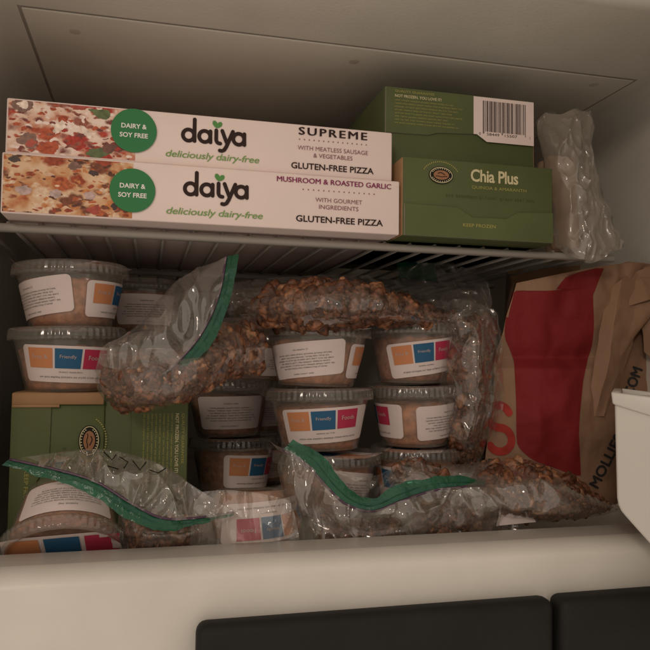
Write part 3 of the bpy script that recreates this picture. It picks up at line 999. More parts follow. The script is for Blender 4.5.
# stack B
zb = -0.1083
cup('slim', 'lower cup of the short stack with orange-striped sticker right of the cartons', cpos(235, 0.600, zb), logo=40, text=200, fill=2, s=1.09, sl=-3, peel=80)
cup('slim', 'upper cup of the short stack with broad text sticker below the granola bag', cpos(230, 0.600, zb + 0.0474), text=-2, logo=180, fill=3, s=1.09, peel=120)
# stack C
zc = -0.1083
for k, (px, lab, kw) in enumerate([(327, 'bottom cup of the front middle stack with text sticker behind green zipper', dict(text=38, logo=200, fill=2, peel=140, st=-8)),
                                   (321, 'middle cup of the front middle stack with orange blue and pink squares facing front', dict(logo=-2, text=180, fill=3, peel=30, sl=3)),
                                   (316, 'top cup of the front middle stack with tilted text sticker and brown stain', dict(text=-30, logo=92, fill=0, peel=110, st=7))]):
    cup('wide', lab, cpos(px, 0.516, zc + 0.0457 * k), s=1.025, **kw)
# stack D
for k, (px, lab, kw) in enumerate([(417, 'bottom cup of the right stack half hidden by granola and zipper', dict(logo=-55, text=120, fill=0, peel=60)),
                                   (416, 'middle cup of the right stack with text sticker at its right side', dict(text=34, logo=-100, fill=1, peel=10, st=3)),
                                   (412, 'top cup of the right stack with orange blue and pink squares', dict(logo=4, text=180, fill=2, peel=40, sl=7))]):
    cup('slim', lab, cpos(px, 0.523, zc + 0.0470 * k), s=1.065, **kw)
# stacks at the back, only their tops show
for px, dep, base, lab in ((313, 0.63, zc, 'dark stack behind the long granola bag'), (262, 0.655, zc, 'dark stack behind the upright green zipper')):
    for k in range(4):
        nm = ('bottom', 'second', 'third', 'top')[k]
        cup('slim', nm + ' cup of the ' + lab, cpos(px, dep, base + 0.0448 * k), text=20 * k, fill=k, s=1.03)
# upside-down cups at the sill
p = at(250, 505, 0.466)
cup('slim', 'upside-down cup at the sill with pink blue and orange squares inverted', (p.x, 0.4655, -0.0815), logo=166, text=0, fill=1, sl=3, s=0.99, rot=(math.pi - 0.12, 0, 0))
TA = math.radians(41)
p = at(62, 552, 0.442) + Vector((0, math.sin(TA), math.cos(TA))) * 0.0402 * 0.91
cup('wide', 'tipped cup lying lid-forward at the left end of the sill', p, text=178, fill=2, s=0.91, rot=(math.pi - TA, 0, 0.05), peel=4)

# ------------------------------------------------------------------ sheets (bags)
def cr(p0, p1, p2, p3, t):
    return 0.5 * ((2 * p1) + (-p0 + p2) * t + (2 * p0 - 5 * p1 + 4 * p2 - p3) * t * t + (-p0 + 3 * p1 - 3 * p2 + p3) * t ** 3)

def spline(pts, t):
    n = len(pts) - 1
    x = min(max(t, 0), 1) * n
    i = min(int(x), n - 1)
    f = x - i
    a = pts[i - 1] if i > 0 else pts[i] * 2 - pts[i + 1]
    d = pts[i + 2] if i + 2 <= n else pts[i + 1] * 2 - pts[i]
    return cr(a, pts[i], pts[i + 1], d, f)

class Sheet:
    def __init__(self, rows):
        self.rows = [[at(*q) for q in r] for r in rows]
    def __call__(self, u, v):
        return spline([spline(r, u) for r in self.rows], v)
    def grid(self, nu, nv, lin=False):
        if lin:
            def lp(pts, t):
                x = t * (len(pts) - 1)
                i = min(int(x), len(pts) - 2)
                return pts[i].lerp(pts[i + 1], x - i)
            return [[lp([lp(r, i / nu) for r in self.rows], j / nv) for i in range(nu + 1)] for j in range(nv + 1)]
        cols = [[spline(r, i / nu) for i in range(nu + 1)] for r in self.rows]
        out = []
        for j in range(nv + 1):
            out.append([spline([c[i] for c in cols], j / nv) for i in range(nu + 1)])
        return out

def crumple(p, s, seed, sharp=1.0):
    q = Vector((p.x * s + seed, p.y * s * 0.6 + seed * 0.37, p.z * s))
    d, _ = noise.voronoi(q * 1.0)
    f1 = d[1] - d[0]
    r = 1 - abs(noise.noise(q * 0.7 + Vector((5, 1, 2)))) * 2
    return 0.55 * min(f1, 0.7) + 0.35 * r + 0.45 * (noise.noise(q * 2.3))

def ridges(p, s_, seed):
    q = Vector((p.x * s_ * 1.5 + seed, p.y * s_ * 0.4, p.z * s_ * 0.75 + seed))
    a = 1 - abs(noise.noise(q)) * 2.2
    b = 1 - abs(noise.noise(q * 2.1 + Vector((3, 1, 7)))) * 2.2
    return 0.7 * max(a, 0) ** 2 + 0.4 * max(b, 0) ** 2

def prof(t, e):
    return max(0.0, math.sin(math.pi * min(max(t, 0), 1))) ** e

def pouch(parent, base, rows, thick, seed, film, nu=90, nv=60, amp=0.0016, scale=55, e=0.55, fill=None, chunks=500, size=(0.0021, 0.0045), name='film', bulge=0.35, gmat=None):
    """two welded films with a pocket between them, and loose clusters inside"""
    S = Sheet(rows)
    G = S.grid(nu, nv)
    back = Vector((0.05, 1, 0.1)).normalized()
    def thk(u, v):
        return thick * prof(u, e) * prof(v, e) * (1 + 0.30 * noise.noise(Vector((u * 4.5 + seed, v * 2.5, seed))))
    vs, fs = [], []
    for side in (0, 1):
        for j in range(nv + 1):
            for i in range(nu + 1):
                u, v = i / nu, j / nv
                T = thk(u, v)
                p = G[j][i] + back * (-bulge * T if side == 0 else (1 - bulge) * T)
                w = amp * (0.35 + 0.65 * min(1, prof(u, .4) * prof(v, .4) * 1.3)) if 0 < i < nu and 0 < j < nv else amp * 0.3
                p = p - back * (w * (0.6 * crumple(p + Vector((0, side * 3, 0)), scale, seed) + 1.5 * ridges(p + Vector((0, side * 3, 0)), scale * 0.7, seed)))
                vs.append(p - base)
    m = (nu + 1) * (nv + 1)
    for j in range(nv):
        for i in range(nu):
            a = j * (nu + 1) + i
            fs.append((a, a + 1, a + nu + 2, a + nu + 1))
            fs.append((m + a, m + a + nu + 1, m + a + nu + 2, m + a + 1))
    part(name, mesh(name, vs, fs, film, True), parent)
    if fill:
        rng = random.Random(int(seed * 10))
        def proto(sub, sc, knob):
            bmi = bmesh.new()
            bmesh.ops.create_icosphere(bmi, subdivisions=sub, radius=1.0)
            ph = rng.random() * 50
            o = Vector((ph, ph * .3, 0))
            v = [Vector((q.co.x * sc[0], q.co.y * sc[1], q.co.z * sc[2])) * (1 + knob * (0.8 * noise.noise(q.co * 1.3 + o) + 0.5 * noise.noise(q.co * 3.1 + o) + 0.25 * noise.noise(q.co * 6 + o))) for q in bmi.verts]
            f = [tuple(q.index for q in w_.verts) for w_ in bmi.faces]
            bmi.free()
            return v, f
        lumps = [proto(3, (rng.uniform(0.9, 1.5), rng.uniform(0.75, 1.1), rng.uniform(0.45, 0.75)), 0.28) for k in range(12)]
        bits = [proto(1, (rng.uniform(0.9, 1.9), rng.uniform(0.6, 1.0), rng.uniform(0.30, 0.65)), 0.22) for k in range(12)]
        gv, gf = [], []
        n = tries = 0
        total = chunks
        n_lump = int(chunks * 0.19)
        while n < total and tries < total * 30:
            tries += 1
            u, v = rng.random(), rng.random()
            if not fill(u, v):
                continue
            T = thk(u, v)
            lump = n < n_lump
            s = rng.uniform(0.0040, 0.0074) if lump else rng.uniform(0.0012, 0.0030)
            s = min(s, T * 0.30)
            if s < 0.0009:
                continue
            lo, hi = s * 1.15 + 0.0012, T - s * 1.15 - 0.001
            w = lo + (hi - lo) * (rng.random() ** 2.0) if hi > lo else T / 2
            c0_ = S(u, v)
            mrg = s * (1.25 if lump else 1.9) + 0.0015
            if min((c0_ - S(u, 0)).length, (c0_ - S(u, 1)).length, (c0_ - S(0, v)).length, (c0_ - S(1, v)).length) < mrg:
                continue
            c = c0_ + back * (w - bulge * T)
            R = (Matrix.Rotation(rng.gauss(0, 0.6), 3, 'X') @ Matrix.Rotation(rng.gauss(0, 0.6), 3, 'Z')) @ Matrix.Rotation(math.pi / 2, 3, 'X') @ Matrix.Rotation(rng.random() * 6.3, 3, 'Z')
            o = len(gv)
            P, bf = (lumps if lump else bits)[n % 12]
            gv += [c + R @ (q * s) - base for q in P]
            gf += [tuple(i + o for i in f) for f in bf]
            n += 1
        part('granola', mesh('granola', gv, gf, gmat or GRANOLA, True), parent, kind='stuff')
    return S

def flap(parent, base, rows, seed, film, nu=80, nv=50, amp=0.0020, scale=60, name='film', fn=None):
    fn = fn or crumple
    S = Sheet(rows)
    G = S.grid(nu, nv)
    vs = []
    for j in range(nv + 1):
        for i in range(nu + 1):
            p = G[j][i]
            p = p - Vector((0, 1, -0.15)) * (amp * fn(p, scale, seed))
            vs.append(p - base)
    fs = [(j * (nu + 1) + i, j * (nu + 1) + i + 1, (j + 1) * (nu + 1) + i + 1, (j + 1) * (nu + 1) + i) for j in range(nv) for i in range(nu)]
    o = part(name, mesh(name, vs, fs, film, True), parent)
    return o, BVHTree.FromPolygons([tuple(v + base) for v in vs], fs)

def zipper(parent, base, outer, inner, n=70):
    """green closing strip with its purple track along the inner edge"""
    A = [at(*q) for q in outer]
    B = [at(*q) for q in inner]
    vs, fs = [], []
    K = 6
    for i in range(n + 1):
        t = i / n
        a, b = spline(A, t), spline(B, t)
        for k in range(K):
            f = k / (K - 1)
            p = a.lerp(b, f)
            p = p + Vector((0, -0.0007 * math.sin(math.pi * f) + 0.0005 * noise.noise(p * 90), 0)) + Vector((0, 0.0015, 0.0012)) * (noise.noise(Vector((t * 14, f * 0.6, a.x * 9))) + 0.5 * noise.noise(Vector((t * 37, f, a.x * 9))))
            vs.append(p - base)
    for i in range(n):
        for k in range(K - 1):
            fs.append((i * K + k, i * K + k + 1, (i + 1) * K + k + 1, (i + 1) * K + k))
    z = part('zipper', mesh('zipper', vs, fs, ZIP, True), parent)
    pts = [spline(B, i / n) + Vector((0, -0.0009, 0)) - base for i in range(n + 1)]
    part('zip_track', tube('zip_track', pts, 0.00075, ZIP_LINE, 6), z)
    for f in (0.45,):
        rib = [spline(B, i / n).lerp(spline(A, i / n), f) + Vector((0, -0.0008, 0)) - base for i in range(n + 1)]
        part('rib', tube('rib', rib, 0.0004, ZIP, 5), z)
    return z

GB = 'zip bags of granola clusters'
# upper left bag
base = at(180, 400, 0.47)
t = thing('zip_bag', 'granola zip bag draped beside the left cup stack, its green zipper upright', 'zip bag', base, GB)
pouch(t, base, [
    [(100, 354, .452), (140, 350, .445), (180, 345, .452), (215, 320, .475), (248, 318, .492)],
    [(95, 376, .450), (140, 372, .438), (185, 365, .448), (226, 345, .470), (266, 340, .492)],
    [(102, 397, .450), (145, 394, .440), (190, 385, .450), (233, 364, .472), (267, 362, .494)],
    [(122, 415, .455), (155, 410, .450), (195, 397, .458), (235, 381, .482), (260, 378, .497)]],
    0.052, 1.7, FILM, fill=lambda u, v: v > 0.12 - 0.1 * u, chunks=2100, amp=0.0014)
flap(t, base, [
    [(226, 258, .466), (219, 295, .452), (204, 330, .442), (181, 360, .436), (165, 376, .436)],
    [(196, 270, .470), (184, 302, .446), (168, 332, .432), (146, 356, .428), (132, 372, .434)],
    [(170, 288, .474), (158, 312, .452), (142, 334, .436), (120, 350, .432), (108, 368, .440)],
    [(160, 300, .476), (146, 318, .462), (128, 334, .450), (104, 348, .446), (98, 364, .450)]], 2.9, FILM_FROST, nu=100, nv=70, amp=0.0080, scale=32, fn=ridges)
zipper(t, base, [(239, 254, .467), (231, 296, .452), (215, 338, .441), (191, 367, .435), (172, 383, .436)],
       [(226, 257, .466), (219, 294, .451), (203, 331, .440), (180, 360, .434), (164, 376, .435)])
# top middle bag, slumped over the two front stacks
base = at(345, 322, 0.515)
t = thing('zip_bag', 'granola zip bag lying across the tops of the two front cup stacks', 'zip bag', base, GB)
pouch(t, base, [
    [(226, 290, .515), (262, 287, .505), (300, 281, .490), (345, 279, .486), (385, 287, .490), (425, 303, .505), (455, 307, .515), (486, 302, .520)],
    [(224, 302, .512), (260, 301, .492), (300, 297, .474), (345, 295, .470), (385, 302, .478), (425, 312, .498), (455, 315, .510), (490, 310, .517)],
    [(228, 314, .512), (260, 314, .494), (300, 317, .478), (345, 315, .474), (385, 316, .482), (425, 319, .500), (455, 321, .510), (490, 318, .517)],
    [(236, 322, .515), (265, 327, .505), (300, 332, .494), (345, 327, .490), (385, 325, .496), (425, 326, .508), (455, 330, .513), (482, 332, .520)]],
    0.062, 3.3, FILM, nu=130, fill=lambda u, v: 0.15 < u < 0.80 - 0.06 * math.sin(9 * v), chunks=2100, amp=0.0030, scale=42)
flap(t, base, [
    [(224, 284, .522), (262, 280, .515), (310, 276, .508), (360, 276, .506), (410, 284, .512), (450, 292, .520)],
    [(226, 300, .490), (262, 297, .480), (310, 292, .468), (360, 293, .466), (410, 303, .476), (450, 310, .500)]], 4.1, FILM, nu=140, nv=50, amp=0.0060, scale=34, fn=ridges)
flap(t, base, [
    [(395, 268, .552), (430, 264, .548), (460, 266, .545), (486, 286, .540)],
    [(400, 280, .545), (430, 279, .540), (462, 284, .535), (490, 297, .530)],
    [(410, 296, .530), (435, 304, .522), (465, 310, .518), (492, 318, .516)]], 4.4, FILM_FROST, amp=0.0070, scale=34, fn=ridges)
zipper(t, base, [(396, 262, .556), (415, 262, .553), (434, 263, .550)], [(399, 279, .547), (418, 281, .543), (438, 283, .540)], 24)
# upright bag between right stack and paper bag
base = at(468, 460, 0.515)
t = thing('zip_bag', 'granola bag standing upright between the right cup stack and paper bag', 'zip bag', base, GB)
pouch(t, base, [
    [(440, 300, .520), (462, 297, .508), (488, 306, .512)],
    [(447, 330, .512), (470, 328, .494), (496, 332, .508)],
    [(443, 362, .510), (470, 362, .490), (491, 364, .508)],
    [(450, 395, .510), (472, 392, .492), (497, 392, .508)],
    [(447, 430, .512), (466, 430, .492), (489, 430, .510)],
    [(452, 470, .516), (464, 472, .508), (478, 468, .512)]],
    0.036, 5.1, FILM, nu=60, nv=130, fill=lambda u, v: 0.16 < v and 0.10 + 0.08 * math.sin(11 * v) < u < 0.84 + 0.08 * math.sin(7 * v + 1), chunks=1000, amp=0.0030, scale=42)
flap(t, base, [
    [(436, 306, .508), (462, 300, .494), (494, 312, .504)],
    [(442, 350, .500), (468, 348, .480), (500, 352, .500)],
    [(440, 400, .500), (470, 398, .480), (501, 398, .500)],
    [(446, 440, .503), (466, 444, .484), (494, 436, .505)]], 5.9, FILM, nu=60, nv=120, amp=0.0065, scale=34, fn=ridges)
# lower left bag
base = at(150, 540, 0.45)
t = thing('zip_bag', 'crumpled zip bag over the tipped cup, its green zipper sloping right', 'zip bag', base, GB)
top_film, film_bvh = flap(t, base, [
    [(24, 457, .447), (60, 452, .452), (100, 449, .455), (140, 457, .452), (170, 469, .448), (196, 488, .445), (236, 511, .438)],
    [(20, 459, .440), (58, 459, .440), (98, 463, .436), (136, 479, .430), (166, 496, .430), (194, 504, .434), (236, 512, .437)],
    [(18, 461, .432), (55, 470, .428), (95, 482, .424), (130, 503, .420), (160, 518, .420), (190, 519, .426), (236, 513, .436)]], 6.2, FILM_FROST, nu=170, nv=80, amp=0.0105, scale=30, fn=ridges)
flap(t, base, [
    [(26, 457, .462), (60, 453, .464), (100, 450, .464), (140, 458, .462), (170, 470, .458), (196, 489, .455), (236, 512, .446)],
    [(60, 470, .460), (80, 475, .460), (110, 490, .460), (140, 505, .458), (170, 515, .456), (196, 518, .450), (236, 514, .446)]], 6.9, FILM, nu=100, nv=40, amp=0.0060, scale=36, fn=ridges)
flap(t, base, [
    [(196, 492, .436), (225, 490, .430), (258, 493, .428), (288, 500, .432)],
    [(192, 512, .432), (225, 510, .424), (258, 512, .423), (294, 516, .430)],
    [(190, 545, .434), (225, 548, .428), (258, 547, .426), (298, 546, .434)]], 7.1, FILM_FROST, nu=80, nv=60, amp=0.0070, scale=34, fn=ridges)
pouch(t, base, [
    [(120, 505, .446), (150, 512, .444), (180, 514, .446), (206, 514, .450)],
    [(118, 528, .442), (150, 530, .436), (182, 530, .440), (212, 526, .448)],
    [(122, 552, .446), (150, 555, .442), (182, 553, .444), (206, 546, .450)]], 0.030, 7.4, FILM, nu=60, nv=40, fill=lambda u, v: True, chunks=500)
zipper(t, base, [(2, 465, .430), (50, 480, .425), (90, 494, .420), (125, 518, .416), (160, 531, .416), (192, 527, .422), (234, 514, .434)],
       [(10, 459, .433), (55, 469, .427), (95, 481, .422), (130, 502, .418), (160, 517, .418), (190, 518, .424), (234, 512, .435)])
mk = [stroke2d(s_, 1.1) for s_ in ([(104, 452), (112, 460), (116, 455)], [(120, 457), (128, 462), (124, 468)], [(133, 461), (140, 470), (146, 462)], [(150, 470), (158, 473), (166, 468)], [(108, 466), (118, 469)])]
vs, fs = join2d(mk)
hv = []
for x, y in vs:
    r = (M3 @ _axis(x, y)).normalized()
    hit = film_bvh.ray_cast(Vector((0, 0, 0)), r)[0] or at(x, y, 0.43)
    hv.append(hit - r * 0.0008 - base)
part('marker_scribble', mesh('marker_scribble', hv, fs, EMBLEM), top_film)
# lower middle bag
base = at(390, 545, 0.447)
t = thing('zip_bag', 'crumpled open zip bag behind the sill with a wavy green zipper', 'zip bag', base, GB)
flap(t, base, [
    [(284, 449, .450), (306, 464, .444), (327, 487, .438), (347, 504, .434), (372, 510, .432), (400, 500, .434), (440, 488, .438), (480, 487, .442), (502, 488, .446)],
    [(277, 468, .456), (297, 485, .440), (318, 505, .446), (342, 520, .430), (372, 523, .440), (405, 515, .428), (445, 508, .440), (482, 505, .432), (508, 503, .446)],
    [(283, 494, .458), (300, 512, .438), (320, 528, .448), (345, 538, .434), (375, 540, .446), (410, 532, .432), (450, 525, .446), (485, 520, .436), (515, 515, .448)],
    [(290, 535, .455), (308, 550, .445), (325, 558, .448), (350, 560, .440), (380, 558, .448), (415, 556, .440), (455, 553, .448), (490, 548, .440), (520, 540, .448)]], 8.3, FILM_FROST, nu=170, nv=90, amp=0.0090, scale=32, fn=ridges)
flap(t, base, [
    [(292, 442, .462), (322, 456, .460), (350, 476, .458), (378, 474, .458), (405, 462, .458), (440, 468, .456), (500, 482, .456)],
    [(282, 480, .466), (310, 500, .464), (345, 510, .462), (380, 510, .462), (410, 500, .462), (450, 500, .460), (505, 500, .460)],
    [(292, 540, .466), (320, 556, .464), (350, 558, .462), (385, 556, .462), (420, 552, .462), (460, 548, .460), (515, 540, .460)]], 9.1, FILM, nu=140, nv=70, amp=0.0075, scale=36, fn=ridges)
zipper(t, base, [(293, 439, .450), (322, 455, .446), (342, 481, .440), (358, 495, .437), (374, 498, .435), (397, 486, .437), (422, 478, .440), (452, 476, .442), (480, 480, .445), (500, 486, .447)],
       [(283, 450, .448), (306, 464, .443), (327, 487, .437), (346, 504, .433), (372, 511, .431), (400, 501, .433), (430, 491, .437), (458, 487, .439), (482, 486, .443), (500, 488, .446)], 110)
pouch(t, base, [
    [(316, 505, .452), (350, 516, .448), (385, 514, .448), (430, 496, .448), (475, 492, .450), (510, 494, .452)],
    [(312, 530, .448), (350, 534, .444), (385, 532, .442), (430, 522, .442), (475, 514, .444), (514, 512, .448)],
    [(320, 562, .452), (350, 562, .450), (385, 560, .450), (430, 556, .450), (475, 550, .450), (512, 545, .452)]], 0.024, 9.9, FILM, nu=90, nv=40, fill=lambda u, v: not 0.46 < u < 0.56, chunks=900)
part('paper_label', mesh('paper_label', [at(*q) - base for q in ((500, 512, .440), (530, 511, .442), (536, 522, .440), (496, 526, .438))], [(0, 1, 2, 3)], STICKER), t)

# lower right bag
base = at(545, 520, 0.46)
t = thing('zip_bag', 'full granola bag lying at the right end of the sill', 'zip bag', base, GB)
pouch(t, base, [
    [(392, 470, .475), (412, 456, .472), (432, 466, .470), (470, 466, .466), (520, 459, .462), (552, 468, .460), (586, 488, .458), (616, 505, .456)],
    [(388, 480, .470), (412, 474, .464), (440, 478, .460), (475, 480, .455), (525, 478, .448), (556, 485, .446), (588, 497, .450), (618, 507, .454)],
    [(395, 490, .470), (420, 490, .464), (450, 496, .458), (488, 503, .450), (530, 503, .444), (560, 504, .444), (590, 507, .449), (618, 508, .454)],
    [(405, 500, .474), (430, 506, .470), (460, 515, .464), (500, 522, .458), (535, 521, .454), (565, 519, .453), (592, 516, .453), (616, 511, .455)]],
    0.050, 11.3, FILM_FROST, nu=130, nv=60, fill=lambda u, v: (u > 0.45 or (u < 0.30 and v < 0.5)) and u < 0.97, chunks=2100, amp=0.0020)

# clear bag on the shelf, right of the green boxes
base = at(570, 245, 0.468)
t = thing('bread_bag', 'clear frosted bag of pale food hanging over the shelf edge right of green boxes', 'plastic bag', base)
BR = [
    [(535, 122, .492), (545, 114, .488), (560, 115, .480), (574, 111, .482), (587, 114, .486), (592, 122, .490)],
    [(538, 142, .486), (552, 144, .472), (566, 142, .466), (578, 143, .472), (586, 148, .480), (589, 152, .486)],
    [(545, 180, .482), (560, 180, .464), (574, 180, .461), (586, 182, .464), (594, 185, .474), (599, 187, .482)],
    [(551, 220, .478), (566, 222, .460), (580, 222, .457), (595, 224, .460), (607, 226, .468), (612, 228, .476)],
    [(553, 243, .474), (568, 246, .457), (583, 246, .454), (600, 245, .458), (613, 245, .466), (621, 246, .472)],
    [(560, 251, .468), (573, 259, .458), (587, 264, .456), (598, 261, .458), (608, 254, .463), (616, 252, .468)]]
flap(t, base, BR, 12.8, FILM_WHITE, nu=120, nv=200, amp=0.0060, scale=38, fn=ridges)
flap(t, base, [[(x, y, d + 0.030 * (1 if 0 < k < 5 else 0.1)) for k, (x, y, d) in enumerate(r)] for r in BR], 15.3, FILM_FROST, nu=60, nv=100, amp=0.0060, scale=40, fn=ridges)
bp0 = at(553, 240, 0.485)
for k, (dx, dy, ry) in enumerate(((0.0, 0.0, 0.10), (0.005, 0.014, 0.14))):
    me = box_mesh('bread_slice', 0.0, 0.026, 0.0, 0.010, 0.0, 0.072, BREAD, 0.004, 3)
    for v in me.vertices:
        v.co += Vector((0.002 * noise.noise(v.co * 60), 0.0015 * noise.noise(v.co * 60 + Vector((3, 3, 3))), 0.002 * noise.noise(v.co * 50)))
    part('bread_slice', me, t, loc=Vector((bp0.x + dx, 0.480 + dy, SHZ + 0.002)) - base, rot=(0, -ry, 0.15))

# ------------------------------------------------------------------ paper grocery bag
base = at(570, 470, 0.53)
base.z = zc
pb = thing('paper_bag', 'brown paper grocery bag folded over, printed with a broad dark red shape', 'paper bag', base)
def facets(p, s_, seed):
    q = Vector((p.x * s_ + seed, seed * 0.3, p.z * s_ * 0.8))
    d, _ = noise.voronoi(q)
    q2 = Vector((p.x * s_ * 1.9 + seed, seed * 0.7, p.z * s_ * 1.3))
    d2, _ = noise.voronoi(q * 2.3 + Vector((4, 2, 9)))
    return d[0] * 0.9 + 0.38 * d2[0] + 0.35 * abs(noise.noise(q2)) + 0.15 * noise.noise(q * 4.1)

def paper(name, rows, seed, nu=90, nv=110, amp=0.0105, scale=19, m=KRAFT, creases=(), lin=True):
    S = Sheet(rows)
    G = S.grid(nu, nv, lin)
    vs = []
    for j in range(nv + 1):
        for i in range(nu + 1):
            p = G[j][i]
            p = p - Vector((0, 1, 0)) * (amp * facets(p, scale, seed))
            for (axis, pos, wid, h) in creases:
                tt = (i / nu if axis == 'u' else j / nv) - pos
                p = p - Vector((0, 1, 0)) * (h * max(0, 1 - abs(tt) / wid))
            vs.append(p)
    fs = [(j * (nu + 1) + i, (j + 1) * (nu + 1) + i, (j + 1) * (nu + 1) + i + 1, j * (nu + 1) + i + 1) for j in range(nv) for i in range(nu)]
    o = part(name, mesh(name, [v - base for v in vs], fs, m, True), pb)
    return o, BVHTree.FromPolygons([tuple(v) for v in vs], fs)
front, bvh = paper('front_panel', [
    [(512, 284, .515), (545, 277, .508), (590, 268, .504), (626, 264, .512), (662, 268, .525)],
    [(503, 312, .518), (540, 312, .510), (590, 312, .508), (630, 312, .520), (668, 312, .530)],
    [(496, 340, .522), (538, 340, .516), (588, 340, .513), (630, 340, .524), (668, 340, .534)],
    [(492, 357, .525), (537, 358, .520), (587, 357, .517), (630, 357, .526), (668, 357, .536)],
    [(490, 368, .520), (536, 369, .508), (586, 369, .508), (630, 369, .524), (668, 369, .534)],
    [(486, 400, .520), (535, 400, .503), (585, 400, .505), (630, 400, .522), (668, 400, .532)],
    [(480, 465, .520), (530, 465, .508), (580, 465, .508), (630, 465, .520), (668, 465, .530)],
    [(478, 535, .522), (530, 535, .514), (580, 535, .514), (630, 535, .522), (668, 535, .530)]], 13.1, nv=160, creases=(('u', 0.62, 0.06, 0.002),))
paper('rear_panel', [
    [(505, 272, .62), (560, 268, .62), (610, 262, .62), (662, 262, .62)],
    [(500, 400, .62), (560, 400, .62), (610, 400, .62), (668, 400, .62)],
    [(495, 520, .62), (560, 520, .62), (610, 520, .62), (668, 520, .62)]], 14.2, nu=40, nv=40, m=KRAFT_IN)
paper('side_panel', [
    [(512, 284, .516), (509, 278, .57), (505, 272, .62)],
    [(486, 400, .521), (493, 400, .575), (500, 400, .62)],
    [(478, 535, .523), (486, 528, .57), (495, 520, .62)]], 14.9, nu=30, nv=60, amp=0.004)
paper('folded_flap', [
    [(606, 291, .505), (618, 280, .500), (636, 271, .506), (662, 262, .506)],
    [(600, 318, .506), (613, 316, .496), (632, 318, .500), (664, 296, .498)],
    [(592, 362, .503), (606, 362, .494), (618, 360, .499), (632, 338, .505)],
    [(584, 413, .506), (593, 416, .501), (602, 416, .501), (614, 392, .506)]], 15.5, nu=60, nv=90, amp=0.0035, scale=28)
paper('top_fold', [
    [(600, 270, .520), (625, 262, .515), (648, 264, .512), (672, 276, .512)],
    [(606, 292, .514), (622, 284, .507), (640, 279, .503), (672, 282, .502)],
    [(612, 300, .510), (628, 306, .500), (646, 300, .497), (672, 292, .498)]], 16.5, nu=50, nv=40, amp=0.0035, scale=34)
paper('folded_flap', [
    [(633, 318, .512), (650, 300, .506), (676, 290, .504)],
    [(640, 330, .508), (652, 330, .500), (676, 330, .500)],
    [(642, 352, .510), (655, 362, .504), (676, 372, .504)]], 17.5, nu=40, nv=30, amp=0.0035, scale=34)

def on_paper(tf, lift=0.0006):
    """lay a flat print, given in photograph coordinates, onto the front panel"""
    vs = []
    for x, y in tf[0]:
        r = (M3 @ _axis(x, y)).normalized()
        hit, nor, idx, dist = bvh.ray_cast(Vector((0, 0, 0)), r)
        if hit is None:
            hit = at(x, y, 0.52)
        vs.append(hit - r * lift - base)
    return vs, tf[1]
LB = [(268, 597), (272, 580), (277, 566), (284, 560), (290, 556), (291, 512), (318, 506), (337, 505), (350, 510), (362, 514), (400, 516), (443, 517), (452, 523), (462, 537), (470, 560), (476, 574)]
RB = [(268, 604), (280, 599), (296, 593), (326, 594), (345, 592), (358, 588), (382, 583), (434, 579), (476, 581)]
def interp(tab, y):
    ys = [q[0] for q in tab]
    k = max(i for i in range(len(tab)) if ys[i] <= y or i == 0)
    if 291 < y < tab[-1][0] and 0 < k < len(tab) - 2:
        f = (y - ys[k]) / (ys[k + 1] - ys[k])
        return cr(tab[k - 1][1] if ys[k - 1] >= 291 else tab[k][1], tab[k][1], tab[k + 1][1], tab[k + 2][1], f)
    for (y0, a), (y1, b) in zip(tab, tab[1:]):
        if y0 <= y <= y1:
            return a + (b - a) * (y - y0) / (y1 - y0)
    return tab[-1][1]
vs, fs = [], []
NR, NCc = 110, 36
for j in range(NR + 1):
    y = 268.3 + (475.5 - 268.3) * j / NR
    l, r = interp(LB, y), interp(RB, y)
    vs += [(l + (r - l) * i / NCc, y) for i in range(NCc + 1)]
fs = [(j * (NCc + 1) + i, (j + 1) * (NCc + 1) + i, (j + 1) * (NCc + 1) + i + 1, j * (NCc + 1) + i + 1) for j in range(NR) for i in range(NCc)]
part('red_print', mesh('red_print', *on_paper((vs, fs), 0.0007), RED_PRINT, True), front)
def flipy(tf):
    return [(x, -y) for x, y in tf[0]], tf[1]
def photo_text(body, cx, cy, w, h, rot, bold=0.010, spacing=1.0):
    v, f = fit2d(text2d(body, bold=bold, spacing=spacing), 0, 0, w=w, h=h)
    c, s = math.cos(rot), math.sin(rot)
    return [(cx + x * c + y * s, cy + x * s - y * c) for x, y in v], f
sl = stroke2d(arc(0, 0.27, 0.27, 0.26, 20, 270, 16)[:-1] + arc(0, -0.27, 0.29, 0.28, 90, -150, 16), 0.19)
sl = ([(499.5 + x * 40 - y * 2, 428 - y * 43) for x, y in sl[0]], sl[1])
part('red_letter', mesh('red_letter', *on_paper(sl, 0.0008), RED_LETTER), front)
part('black_lettering', mesh('black_lettering', *on_paper(photo_text('ED', 489, 463, 14, 8.5, 0.0), 0.0008), BAG_BLACK), front)
def bold_print(body, cx, cy, w_, h_, rot):
    vs, fs = [], []
    for q, (dx, dy) in enumerate(((0, 0), (0.45, 0.2), (-0.45, -0.2), (0.1, 0.5), (-0.1, -0.5))):
        v, f = on_paper(photo_text(body, cx + dx, cy + dy, w_, h_, rot), 0.0008 + 0.00003 * q)
        o = len(vs)
        vs += v
        fs += [tuple(a_ + o for a_ in p_) for p_ in f]
    part('black_lettering', mesh('black_lettering', vs, fs, BAG_BLACK), front)
bold_print('MOLLIES', 606.5, 461, 57, 10, math.radians(-63))
bold_print('.COM', 632.5, 383, 32, 10, math.radians(-70))

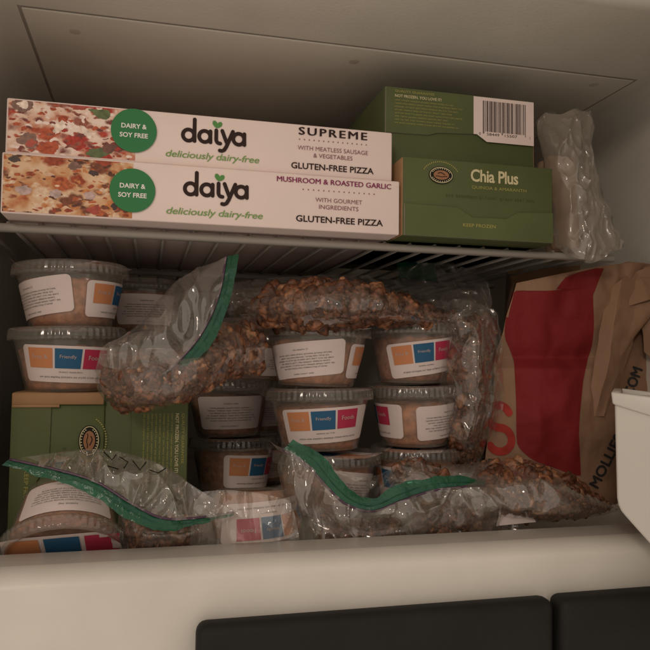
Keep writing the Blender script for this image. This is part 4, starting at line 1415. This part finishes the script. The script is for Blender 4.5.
# ------------------------------------------------------------------ door bin
corner = at(614, 393, 0.372)
w = Vector((0.60, 0.80, 0))            # along the bin, away from the camera
nrm = -w
side = Vector((0.80, -0.60, 0))        # across the bin, towards the door
def bin_pt(px, py):
    """point of the bin's near end, as (across, up)"""
    r = M3 @ _axis(px, py)
    p = r * (corner.dot(nrm) / r.dot(nrm)) - corner
    return p.dot(side), p.z
db = thing('door_bin', 'white plastic door bin jutting in at the right edge of the freezer', 'door bin', (corner.x, corner.y, corner.z - 0.07))
DBO = Vector((0, 0, 0.07))
def prism(bm, outline, d0, d1):
    lo = [bm.verts.new(side * a_ + Vector((0, 0, z_)) + w * d0 + DBO) for a_, z_ in outline]
    hi = [bm.verts.new(side * a_ + Vector((0, 0, z_)) + w * d1 + DBO) for a_, z_ in outline]
    n_ = len(outline)
    bm.faces.new(lo)
    bm.faces.new(list(reversed(hi)))
    for i in range(n_):
        bm.faces.new((lo[i], hi[i], hi[(i + 1) % n_], lo[(i + 1) % n_]))
LB_ = 0.075
body = [bin_pt(*q) for q in ((614.5, 400), (615.5, 440), (617, 498), (618.2, 505), (621, 511), (625, 516), (650, 544), (668, 561), (690, 574), (730, 584), (730, 400))]
def finish(name, bm, bev, parent, seg=3):
    bmesh.ops.recalc_face_normals(bm, faces=bm.faces)
    bmesh.ops.bevel(bm, geom=[e for e in bm.edges if e.calc_face_angle(0) > 0.7], offset=bev, segments=seg, affect='EDGES', profile=0.5)
    me = bpy.data.meshes.new(name)
    bm.to_mesh(me)
    bm.free()
    me.materials.append(BIN)
    for p_ in me.polygons:
        p_.use_smooth = True
    return part(name, me, parent)
bm = bmesh.new()
prism(bm, body, 0.0, 0.0035)
finish('end_panel', bm, 0.0015, db)
bm = bmesh.new()
prism(bm, body, LB_ - 0.0035, LB_)
finish('end_panel', bm, 0.0012, db)
inset = [(a_ + 0.0028, z_ + (0.003 if k_ > 2 else 0.0)) for k_, (a_, z_) in enumerate(body[:-1])]
bm = bmesh.new()
prism(bm, body[:-1] + list(reversed(inset)), 0.0036, LB_ - 0.0036)
finish('bin_shell', bm, 0.0003, db, 1)
r0, r1 = bin_pt(611.0, 391.8), bin_pt(612.5, 404.0)
t1, b1 = bin_pt(730, 406), bin_pt(730, 441)
bm = bmesh.new()
prism(bm, [r0, r1, b1, t1], -0.0022, 0.0042)
finish('rim', bm, 0.0012, db)
bm = bmesh.new()
prism(bm, [r0, r1, (r1[0] + 0.0045, r1[1]), (r0[0] + 0.0048, r0[1])], 0.0043, LB_ - 0.0005)
finish('rim', bm, 0.0008, db)
bm = bmesh.new()
prism(bm, [(r0[0] + 0.0050, r0[1]), (r1[0] + 0.0050, r1[1]), b1, t1], LB_ - 0.0003, LB_ + 0.004)
finish('rim', bm, 0.0008, db)
# liner of the open door that carries the bin
dw = body[-1][0]
dd = part('open_door', box_mesh('open_door', 0, 0.20, 0, 0.05, -0.16, 0.34, SILL, 0.006), fz)
q = corner + side * (dw + 0.052) + w * -0.05
dd.location = Vector((q.x, q.y, 0)) - FO
dd.rotation_euler = (0, 0, math.atan2(w.y, w.x))
